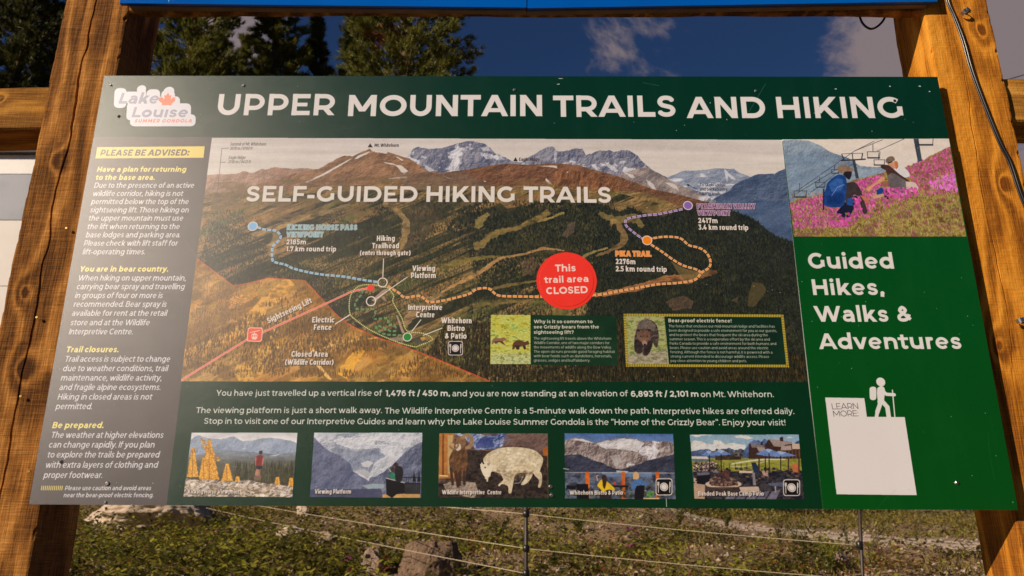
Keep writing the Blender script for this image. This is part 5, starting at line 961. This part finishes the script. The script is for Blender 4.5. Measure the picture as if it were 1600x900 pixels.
tag(grid('added_dark_ground',nearx,neary,mat('added_ground_dark',(.05,.046,.042),.9,noise=(60,(.10,.09,.08))),lambda x,y:H(x,y)+.012),kind='structure')  # added unseen dark sheet, cuts the light bounced up off the ground
# the dirt road, a sheet laid on the ground
ts=np.linspace(0,1,160); L_=np.r_[0,np.cumsum(np.hypot(*(RDP[1:]-RDP[:-1]).T))]; cx=np.interp(ts*L_[-1],L_,RDP[:,0]); cy=np.interp(ts*L_[-1],L_,RDP[:,1]); k_=np.ones(9)/9; cx=np.convolve(np.pad(cx,4,'edge'),k_,'valid'); cy=np.convolve(np.pad(cy,4,'edge'),k_,'valid'); T=np.c_[np.gradient(cx),np.gradient(cy)]; T/=np.hypot(*T.T)[:,None]
us=np.linspace(-1.3,1.3,13); V=[]
for i in range(160):
    for u in us:
        uu=u*1.25+(.12*math.sin(i*.9)+.08*math.sin(i*2.3))*(abs(u)>1); x=cx[i]-T[i,1]*uu; y=cy[i]+T[i,0]*uu; V.append((x,y,float(H(x,y))+.02-.05*math.exp(-((abs(u)-.62)/.14)**2)+.012*hn(x,y,0)-(.07 if abs(u)>1.2 else 0)))
nx=13; i=np.arange(159)[:,None]*nx+np.arange(nx-1)[None]; rd=npmesh('dirt_road',np.array(V),np.stack([i,i+1,i+nx+1,i+nx],-1).reshape(-1,4),M_road); rd.data.shade_smooth(); tag(rd,kind='structure')
# ---------------------------------------------------------------------------
hx=np.linspace(-60,90,60); hy=np.linspace(-110,-13,40)
tag(grid('unseen_dark_hill',hx,hy,mat('unseen_hill_dark',(.02,.028,.01),.95,noise=(.5,(.05,.06,.02),8)),lambda x,y:H(x,y)+(1.5+1.5*np.sin(x*2.1+y)*np.cos(y*1.7-x))*sst(-9,2,x-.55*(y+12)),keep=lambda x,y:x-.55*(y+12)>-8),kind='structure')  # added unseen hill, darkens what the board reflects and the ambient light
# ground cover (uncountable): leaves and grass blades as real faces
RS=np.random.RandomState(11); BSP=[(606,716,858,905),(563,597,861,898),(490,528,834,854),(432,475,826,846)]
def scatter(n,y0=5.2,y1=27,pw=1.5,spread=.82):
    y=y0+(y1-y0)*RS.rand(n)**pw; x=(RS.rand(n)*2-1)*spread*(y+2.1); m=np.ones(n,bool)
    for a,b,c,d in BSP:
        p=hit((a+b)/2,d); D=np.linalg.norm(p-CAM_POS); w=(b-a)/FPX*D/2; m&=np.hypot((x-p[0])/w,(y-p[1])/w)>.95; m&=~((np.abs(x-p[0])<w*.8)&(y<p[1])&(y>p[1]-2.2*w))
    return x[m],y[m]
def patch(x,y,s,seed): return np.sin(x*s+seed)*np.cos(y*s*1.3-seed*2)+.6*np.sin(x*s*2.3-y*s*1.1+seed*3)+.4*np.sin(x*s*4.1+y*s*3.7+seed)
def leaves(name,x,y,hgt,size,mt,upright=.4,parent=None,kind='stuff',base=None,asp=.45):
    n=len(x); z=(H(x,y) if base is None else base)+hgt; a=RS.rand(n)*2*math.pi; tilt=RS.rand(n)*1.3*upright+.15; s=size*(.6+.8*RS.rand(n))
    d=np.c_[np.cos(a)*np.cos(tilt),np.sin(a)*np.cos(tilt),np.sin(tilt)]; roll=(RS.rand(n)-.5)*1.4; sd=np.c_[-np.sin(a)*np.cos(roll),np.cos(a)*np.cos(roll),np.sin(roll)]
    c=np.c_[x,y,z]; V=np.stack([c,c+d*(s*.5)[:,None]+sd*(s*asp*.5)[:,None],c+d*s[:,None]-np.array([0,0,1])*(s*.12)[:,None],c+d*(s*.5)[:,None]-sd*(s*asp*.5)[:,None]],1).reshape(-1,3)
    o=npmesh(name,V,np.arange(4*n).reshape(n,4),mt,parent)
    if kind: o['kind']=kind
    return o
GL=[leafmat('leaf_green',(.04,.042,.009),(.12,.115,.018)),leafmat('leaf_bright',(.20,.20,.022),(.36,.33,.04)),leafmat('leaf_olive',(.12,.085,.025),(.22,.16,.045)),leafmat('leaf_red',(.16,.03,.02),(.24,.08,.03)),leafmat('leaf_dry',(.30,.18,.08),(.42,.28,.14),.15)]
def cover(name,n,mt,size,hmax,thr,sc,seed,upright=.5,right=0,y0=5.2,y1=27,pw=1.5,lump=.0):
    x,y=scatter(n,y0,y1,pw); n=len(x); m=(patch(x,y,sc,seed)+(RS.rand(n)-.5)*1.0+right*x/(y+2)>thr)&(roadd(x,y)>1.75+.8*RS.rand(n)); x,y=x[m],y[m]
    mound=np.clip(patch(x,y,2.2,seed+2)*.5+.4,0,1); return leaves(name,x,y,RS.rand(len(x))**1.4*hmax*(.12+1.5*mound**2),size,mt,upright)
cover('leafy_ground_cover',130000,GL[0],.085,.34,-.2,1.1,1.,right=-2.4); cover('bright_leafy_ground_cover',75000,GL[1],.085,.34,-.05,1.4,2.,right=-2.2); cover('olive_ground_cover',60000,GL[2],.07,.3,-.2,1.3,4.); cover('red_leafy_ground_cover',22000,GL[3],.065,.34,.1,1.6,6.); cover('dry_leaf_litter',52000,GL[4],.06,.22,-.2,1.2,8.,.2,right=.8)
x,y=RS.rand(26000)*34-17,3.0+RS.rand(26000)*14; k=(np.abs(x)>.8*(y+2))|(y<5.4); k&=(roadd(x,y)>1.9)&(patch(x,y,1.1,1.)>-.3); leaves('roadside_ground_cover',x[k],y[k],RS.rand(k.sum())*.2,.11,GL[2],.5)
def grass(name,n,mt,hgt,thr,sc,seed,right=0,y0=5.2,y1=27,band=None):
    x,y=scatter(n,y0,y1); n=len(x); m=(patch(x,y,sc,seed)+(RS.rand(n)-.5)+right*x/(y+2)>thr)&(roadd(x,y)>2.0); x,y=x[m],y[m]; n=len(x); h=hgt*(.5+RS.rand(n)); a=RS.rand(n)*6.28; w=.003+.004*RS.rand(n)
    b=np.c_[x,y,H(x,y)]; ln=np.c_[np.cos(a),np.sin(a),0*a]; sd=np.c_[-np.sin(a),np.cos(a),0*a]*w[:,None]; up_=np.array([0,0,1.])
    mid=b+up_*(h*.6)[:,None]+ln*(h*.12)[:,None]; tip=b+up_*(h*.95)[:,None]+ln*(h*.45)[:,None]; V=np.stack([b-sd,b+sd,mid+sd*.8,tip,mid-sd*.8],1).reshape(-1,3); o=npmesh(name,V,np.arange(5*n).reshape(n,5),mt); o['kind']='stuff'; return o
grass('green_grass',30000,GL[1],.085,.25,1.2,3.); grass('tan_dry_grass',26000,leafmat('grass_tan',(.26,.17,.06),(.36,.26,.10),.2),.085,.2,1.3,5.,right=.4)
xb,yb=RS.rand(26000)*16-2,14+RS.rand(26000)*16
mk=(roadd(xb,yb)>1.8)&(xb*.9+yb>22); xb,yb=xb[mk],yb[mk]; leaves('roadside_growth',xb,yb,RS.rand(len(xb))*.35*np.clip(patch(xb,yb,.9,3)*.5+.6,.1,1),.09,leafmat('leaf_roadside',(.16,.14,.025),(.30,.24,.05)),.9)
# pebbles
def pebbles(name,n,x,y,size,mt):
    n=len(x); b=np.array([(1,0,0),(-1,0,0),(0,1,0),(0,-1,0),(0,0,.7),(0,0,-.5)]); Fq=np.array([(0,2,4),(2,1,4),(1,3,4),(3,0,4),(2,0,5),(1,2,5),(3,1,5),(0,3,5)])
    s=size*(.4+RS.rand(n)**2*1.4); V=(b[None]*(.7+.6*RS.rand(n,6,1)))*s[:,None,None]+np.c_[x,y,H(x,y)+.01][:,None]; o=npmesh(name,V.reshape(-1,3),(Fq[None]+6*np.arange(n)[:,None,None]).reshape(-1,3),mt); o['kind']='stuff'
M_peb=mat('pebble',(.34,.25,.18),.9,noise=(3,(.5,.40,.31))); x,y=scatter(9000); pebbles('loose_stones',0,x,y,.03,M_peb)
# boulders
from mathutils import noise as MN
M_rk=[mat('boulder_brown',(.24,.15,.09),.9,noise=(9,(.38,.25,.16),8),bump=(22,1.,.09)),mat('boulder_pink',(.40,.27,.19),.9,noise=(10,(.54,.40,.30),8),bump=(26,1.,.08)),mat('boulder_pale',(.50,.38,.27),.9,noise=(8,(.62,.50,.38),8),bump=(16,.8,.03))]
def boulder(px0,px1,py0,py1,mt,label,seed,flat=1.):
    p=hit((px0+px1)/2,py1); D=np.linalg.norm(p-CAM_POS); w=(px1-px0)/FPX*D/2*.97; h=(py1-py0)/FPX*D; bm=bmesh.new(); bmesh.ops.create_icosphere(bm,subdivisions=6,radius=1); R=random.Random(seed); pl_=[(Vector((R.uniform(-1,1),R.uniform(-1,1),R.uniform(-.3,1))).normalized(),R.uniform(.55,.85)) for _ in range(9)]
    for v in bm.verts:
        c=v.co.copy()
        for nrm,dd in pl_:
            q=c.dot(nrm)
            if q>dd: c-=nrm*(q-dd)*.85
        q_=Vector((c.x,c.y,c.z))+Vector((seed*3.1,0,0)); c*=1+.16*MN.noise(q_*1.7)+.09*MN.noise(q_*4.3)-.07*abs(MN.noise(q_*8.7))+.03*MN.noise(q_*19); c.z=min(c.z,flat); v.co=Vector((c.x*w*1.1,c.y*w*.8,c.z*h*.62*1.15/flat))
    me=bpy.data.meshes.new('boulder'); bm.to_mesh(me); bm.free(); o=link('boulder',me,mt,None,True); o.location=(p[0],p[1]+w*.3,float(H(p[0],p[1]))+h*.40); o.rotation_euler=(0,0,R.uniform(-.4,.4)); return tag(o,label,'boulder',None)
boulder(606,716,858,905,M_rk[0],'largest boulder, flat brown, left of the middle fence post',1,.62); boulder(563,597,861,898,M_rk[1],'upright pinkish boulder just left of the large flat brown one',2)
boulder(490,528,834,854,M_rk[1],'low rounded boulder half sunk in grass, above the pinkish upright one',3); boulder(432,475,826,846,M_rk[2],'pale pinkish flat boulder in the leafy ground cover',4)
boulder(462,482,788,806,M_rk[2],'small pale boulder just under the lower edge of the board',5)
boulder(125,320,770,822,M_rk[2],'wide smooth beige boulder behind the left post under the grey corner of the board',6)
boulder(1300,1330,868,886,M_rk[1],'small greyish boulder left of the right-hand fence post',7)
# flowers
M_fw=mat('petal_white',(.75,.74,.70),.6); M_fp=mat('petal_pink',(.62,.10,.36),.6); M_fy=mat('petal_yellow',(.62,.55,.14),.6); M_stem=mat('stem',(.06,.07,.02),.7)
def flower(px,py,mt,label,group,n=5,size=.028):
    p=hit(px,py+9); top=p+np.array([0,0,.10]); e=tag(empty('wild_flower',tuple(p)),label,'flower',group); tube('stem',[p-np.array([0,0,.03]),p+np.array([.01,0,.05]),top],.003,M_stem,e,5)
    V=[];F=[]
    for h_ in range(n):
        c=top+np.array([RS.randn()*.03,RS.randn()*.03,RS.rand()*.05])
        for k in range(6):
            a=k*math.pi/3; i0=len(V); V+=[c,c+np.array([math.cos(a-.35),math.sin(a-.35),.3])*size*.7,c+np.array([math.cos(a),math.sin(a),.45])*size,c+np.array([math.cos(a+.35),math.sin(a+.35),.3])*size*.7]; F.append((i0,i0+1,i0+2,i0+3))
    mesh('blossom',V,F,mt,e)
for (x,y),l_ in zip(((146,823),(153,821),(147,833),(157,831),(147,840),(170,829),(178,829),(179,837)),('top left','top middle','middle left','centre','bottom left','top right of middle','top rightmost','bottom right')): flower(x,y,M_fw,'white flower at the '+l_+' of the white clump beside the left post','white flowers right of the left post',4,.035)
for x,y,l in ((544,884,'pink flower low left of the pinkish boulder'),(746,819,'pink flower left of the middle fence post, just under the board'),(968,819,'topmost pink flower right of the middle fence post'),(984,830,'pink flower below and right of the topmost one'),(998,834,'pink flower nearest the dirt road'),(984,858,'pink flower lowest of those right of the middle fence post')): flower(x,y,M_fp,l,None,7,.03)
flower(714,852,M_fy,'pale yellow flower above the large brown boulder',None,4,.035)
# young shrubs on the right
def shrub(px,py,h,n,label,seed,lean=0.,mt=None,ls=.05):
    R=random.Random(seed); p=hit(px,py); D=np.linalg.norm(p-CAM_POS); hh=h/FPX*D; e=tag(empty('young_shrub',tuple(p)),label,'shrub'); LX=[];LY=[];LZ=[]
    for i in range(n):
        a=R.uniform(0,6.28); sp=R.uniform(.1,.62)*hh; k=R.uniform(.6,1.05); P=smooth(np.array([p-np.array([0,0,.04]),p+np.array([math.cos(a)*sp*.3+lean*hh*.3,math.sin(a)*sp*.3,hh*k*.45]),p+np.array([math.cos(a)*sp+lean*hh,math.sin(a)*sp,hh*k])]),5); tube('stem',P,np.linspace(.009,.003,len(P)),M_stem,e,5)
        for j in range(34):
            q=P[R.randrange(3,len(P))]; LX.append(q[0]+R.uniform(-.03,.03)); LY.append(q[1]+R.uniform(-.03,.03)); LZ.append(q[2]+R.uniform(-.02,.05))
    leaves('foliage',np.array(LX),np.array(LY),0,ls,mt or GL[0],1.,e,None,base=np.array(LZ))
shrub(1262,872,62,5,'dark-leaved young shrub left of the right-hand fence post',1,-.25); shrub(1328,858,44,3,'slender upright shrub touching the left side of the right-hand fence post',2); shrub(1358,870,56,4,'shrub leaning right from behind the right-hand fence post',3,.6)
shrub(1432,848,36,4,'low reddish-tipped shrub between the right-hand fence post and the right post',4,0,GL[2]); shrub(1218,850,40,6,'bushy olive shrub left of the dark-leaved young shrub, dirt road behind',5,0,GL[2]); shrub(1060,826,26,6,'small round green bush on the near edge of the dirt road',6,0,GL[0],.06); shrub(1135,826,24,6,'small bush on the near road edge, right of the round green bush',7,0,GL[0],.06); shrub(1300,898,52,8,'bushy bright green shrub at the bottom edge left of the right-hand fence post',8,0,GL[1])
shrub(905,835,22,7,'dark leafy bush right of the middle fence post',9,0,GL[0],.06); shrub(780,848,30,8,'dark green bush left of the middle fence post',10,0,GL[0],.06)
# ---------------------------------------------------------------------------
# electric fence
M_rod=mat('fence_rod',(.022,.018,.016),.5,noise=(30,(.05,.03,.02))); M_ins=mat('insulator',(.012,.012,.012),.35); M_rope=mat('fence_wire',(.62,.52,.36),.5,noise=(200,(.40,.33,.22)))
fence=tag(empty('electric_fence',tuple(atY(822,900,5.))),'electric fence of thin dark rods and pale wires behind the board','fence')
FP=[(192,790,17.),(822,0,5.2),(1343,0,4.3)]
def fpt(px,py,Y): return atY(px,py,Y)
rods=[]
for px,_,Y in FP:
    b=fpt(px,900,Y); g=float(H(b[0],b[1])); top=fpt(px,700,Y); rods.append((b[0],Y)); bx_=fpt(px+(5 if px>1300 else 0),900,Y)[0]; tx_=fpt(px,797,Y); sl_=(tx_[0]-bx_)/(tx_[2]-b[2]); tube('fence_post',[(bx_+sl_*(g-.3-b[2]),Y,g-.3),(bx_+sl_*(top[2]-b[2]),Y,top[2])],.017 if Y>5 else .014,M_rod,fence,8)
def zat(px,py,Y): return atY(px,py,Y)[2]
INS={1:[(822,803),(822,857),(822,896),(822,752)],2:[(1343,790),(1343,852),(1343,905)],0:[(192,735),(192,748),(192,722),(192,761)]}
for k,L in INS.items():
    Y=FP[k][2]
    for x,y in L:
        p=fpt(x,y,Y); V,F=tubegeo([(p[0],Y,p[2]-.03),(p[0],Y,p[2]-.022),(p[0],Y,p[2]+.022),(p[0],Y,p[2]+.03)],[.018,.03,.03,.018] if k==1 else [.016,.024,.024,.016],10); mesh('insulator',V,F,M_ins,fence,True)
def sag(a,b,s):
    t=np.linspace(0,1,24)[:,None]; P=a*(1-t)+b*t; P[:,2]-=s*4*(t*(1-t))[:,0]; return P
r=.0036
for (x0,y0),(x1,y1) in (((192,722),(822,752)),((192,735),(822,803)),((192,748),(822,857)),((192,761),(822,896))): tube('wire',sag(fpt(x0,y0,17.),fpt(x1,y1,5.2),.05),r,M_rope,fence,6)
for (x0,y0),(x1,y1) in (((822,752),(1343,790)),((822,803),(1343,852)),((822,857),(1343,905))): tube('wire',sag(fpt(x0,y0,5.2),fpt(x1,y1,4.3),.012),.0026,M_rope,fence,6)
far=(2600,1010,3.2)
# ---------------------------------------------------------------------------
# building on the left
M_cl=mat('white_cladding',(.78,.76,.73),.35,noise=(3,(.70,.68,.66)),bump=(6,.1,.01)); M_cl2=mat('cream_cladding',(.70,.66,.60),.5,noise=(2,(.64,.60,.55))); M_gl=mat('window_glass',(.26,.28,.31),.2,spec=.8,noise=(.6,(.40,.42,.45))); M_rf=mat('dark_fascia',(.02,.016,.014),.6); M_jt=mat('joint_shadow_gap',(.12,.11,.10),.8)
BY=14.0; HB=float(H(-12,BY))
zr_=[atY(20,y,BY)[2] for y in (212,241,272,344,447,640)]
bld=tag(empty('white_building',(-12.,BY,HB)),'white clad building with a grey window band seen left of the left post','building')
bx1=atY(61,270,BY)[0]; bx0=-30.
box('wall',(bx0,bx1,BY+.06,BY+6,HB-1.,zr_[1]-.02),M_jt,bld,0)
def panels(z0,z1,wd,mt,name):
    x=bx1
    while x>bx0: box(name,(max(bx0,x-wd)+.006,x-.006,BY,BY+.058,z0+.006,z1-.006),mt,bld,.004); x-=wd
panels(zr_[2],zr_[1],1.6,M_cl,'cladding_panel'); panels(zr_[4],zr_[3],1.6,M_cl2,'cladding_panel'); panels(zr_[4]-2.4,zr_[4],2.4,M_cl2,'cladding_panel'); panels(HB-.6,zr_[4]-2.4,2.4,M_cl2,'cladding_panel'); panels(zr_[3],zr_[2],1.6,M_gl,'window')
box('roof',(bx0-.3,bx1+.4,BY-.15,BY+6.3,zr_[1]-.02,zr_[0]+.2),M_rf,bld,.01)
# ---------------------------------------------------------------------------
# conifers
M_bark=mat('bark',(.10,.06,.035),.9,noise=(12,(.18,.11,.07)),bump=(20,.8,.02))
NM=[leafmat('needles_warm',(.05,.065,.010),(.17,.165,.022),.2,1.6),leafmat('needles_dark',(.03,.04,.009),(.10,.10,.018),.15,1.3),leafmat('needles_rusty',(.20,.07,.02),(.26,.11,.03),.2,2.)]
def conifer(x,y,h,rad,label,seed,mt=0,dens=1.,zlow=.12,group=None,rnd=.75,extra=None):
    R=np.random.RandomState(seed); g=float(H(x,y)); e=tag(empty('conifer_tree',(x,y,g)),label,'tree',group)
    tr=np.array([(x+.1*math.sin(k*.7+seed)*k/10,y+.1*math.cos(k*.9+seed)*k/10,g-.3+h*k/10*1.0) for k in range(11)]); tube('trunk',tr,np.linspace(h*.016,.015,11),M_bark,e,8)
    BV=[];BF=[];TP=[];nb=int(h*13*dens); TD=[]
    for i in range(nb):
        t=zlow+(1-zlow)*(i+R.rand())/nb; prof=(1-t)**rnd*(.55+.45*min(1,(t-zlow)/.15+.3)); L=rad*prof*(.55+.6*R.rand())+.12; a=R.rand()*6.283; z=g+h*t*.985; el=R.uniform(-.25,.35)+.5*t
        b0=np.array([np.interp(z,tr[:,2],tr[:,0]),np.interp(z,tr[:,2],tr[:,1]),z]); d=np.array([math.cos(a)*math.cos(el),math.sin(a)*math.cos(el),math.sin(el)]); n=7
        P=np.array([b0+d*L*q+np.array([0,0,-.18*L*q*q*(1-q*.9)+.10*L*q**3]) for q in np.linspace(0,1,n)]); o0=len(BV); Vb,Fb=tubegeo(P,np.linspace(.012+.012*L,.004,n),4); BV+=Vb; BF+=[tuple(v+o0 for v in f) for f in Fb if len(f)==4]
        nt_=int((8+27*L)*dens); q=R.rand(nt_)**.55; base=np.stack([np.interp(q,np.linspace(0,1,n),P[:,c]) for c in range(3)],1); sp=.05+.13*L*(1-.5*q); base+=R.randn(nt_,3)*sp[:,None]*.62*np.array([1,1,.38]); TP.append(base); TD.append(np.repeat(d[None],nt_,0))
    mesh('branches',BV,BF,M_bark,e)
    T_=np.vstack(TP); D_=np.vstack(TD); m=len(T_); k=17; C_=np.repeat(T_,k,0); dd=np.repeat(D_,k,0)*.8+R.randn(m*k,3)*.42+np.array([0,0,.42]); dd/=np.linalg.norm(dd,axis=1)[:,None]; s=np.cross(dd,R.randn(m*k,3)); s/=np.linalg.norm(s,axis=1)[:,None]+1e-6
    ln=(.09+.09*R.rand(m*k))[:,None]; w=.0125; C_=C_+R.randn(m*k,3)*.022; V=np.stack([C_-s*w,C_+s*w,C_+dd*ln],1).reshape(-1,3); F=np.arange(3*m*k).reshape(-1,3)
    if extra is None: npmesh('crown',V,F,NM[mt],e)
    else:
        sel=(np.linalg.norm(C_-np.array(extra[:3]),axis=1)<extra[3])&(np.repeat(R.rand(m)<.55,k)); npmesh('crown',V[np.repeat(~sel,3)],np.arange(3*(~sel).sum()).reshape(-1,3),NM[mt],e)
        if sel.any(): o=npmesh('rusty_branches',V[np.repeat(sel,3)],np.arange(3*sel.sum()).reshape(-1,3),NM[2],e); o['label']='rust-coloured dead foliage'; o['kind']='stuff'
    return m*k
def at(px,Y): return float(atY(px,119,Y)[0])
cnt=0
cnt+=conifer(at(630,16.),16.,21.,2.45,'broad bushy conifer rising above the middle of the board, nearest the open sky',5,0,1.0,.3,rnd=.6,extra=(*atY(600,58,15.2),.5))
ht=lambda px,py,Y:float(atY(px,py,Y)[2]-H(atY(px,119,Y)[0],Y))
cnt+=conifer(at(489,18.),18.,ht(489,16,18.),1.9,'narrow dark conifer left of the broad bushy one, its tip just under the blue board',9,1,1.0,.4,rnd=.9)
cnt+=conifer(at(428,16.5),16.5,17.5,1.65,'slim sunlit conifer between the pale cloud gap and the narrow dark conifer',12,0,1.0,.4,rnd=.8)
cnt+=conifer(at(296,15.5),15.5,19.5,2.5,'sunlit conifer rising right beside the left post',15,0,1.0,.3,rnd=.7)
cnt+=conifer(at(378,19.),19.,ht(378,52,19.),1.5,'shorter conifer low in the pale cloud gap',18,0,.9,.45,rnd=.9)
cnt+=conifer(at(20,17.),17.,22,3.2,'dark conifer filling the corner left of the left post',21,1,1.0,.35,rnd=.6)
cnt+=conifer(at(-90,20.),20.,24.,3.2,'dark conifer at the far left edge of the picture',24,1,.8,.4,rnd=.6)
cnt+=conifer(at(130,19.),19.,21,2.6,'tall dark conifer mostly hidden behind the left post',27,1,.8,.4,rnd=.7)
cnt+=conifer(at(560,21.),21.,17.0,2.0,'dark conifer filling the gap behind the broad bushy one',30,1,.8,.5,rnd=.8)
cnt+=conifer(at(545,17.5),17.5,ht(545,66,17.5),1.6,'short conifer between the narrow dark one and the broad bushy one',33,0,1.,.5,rnd=.9)
print('needles',cnt)
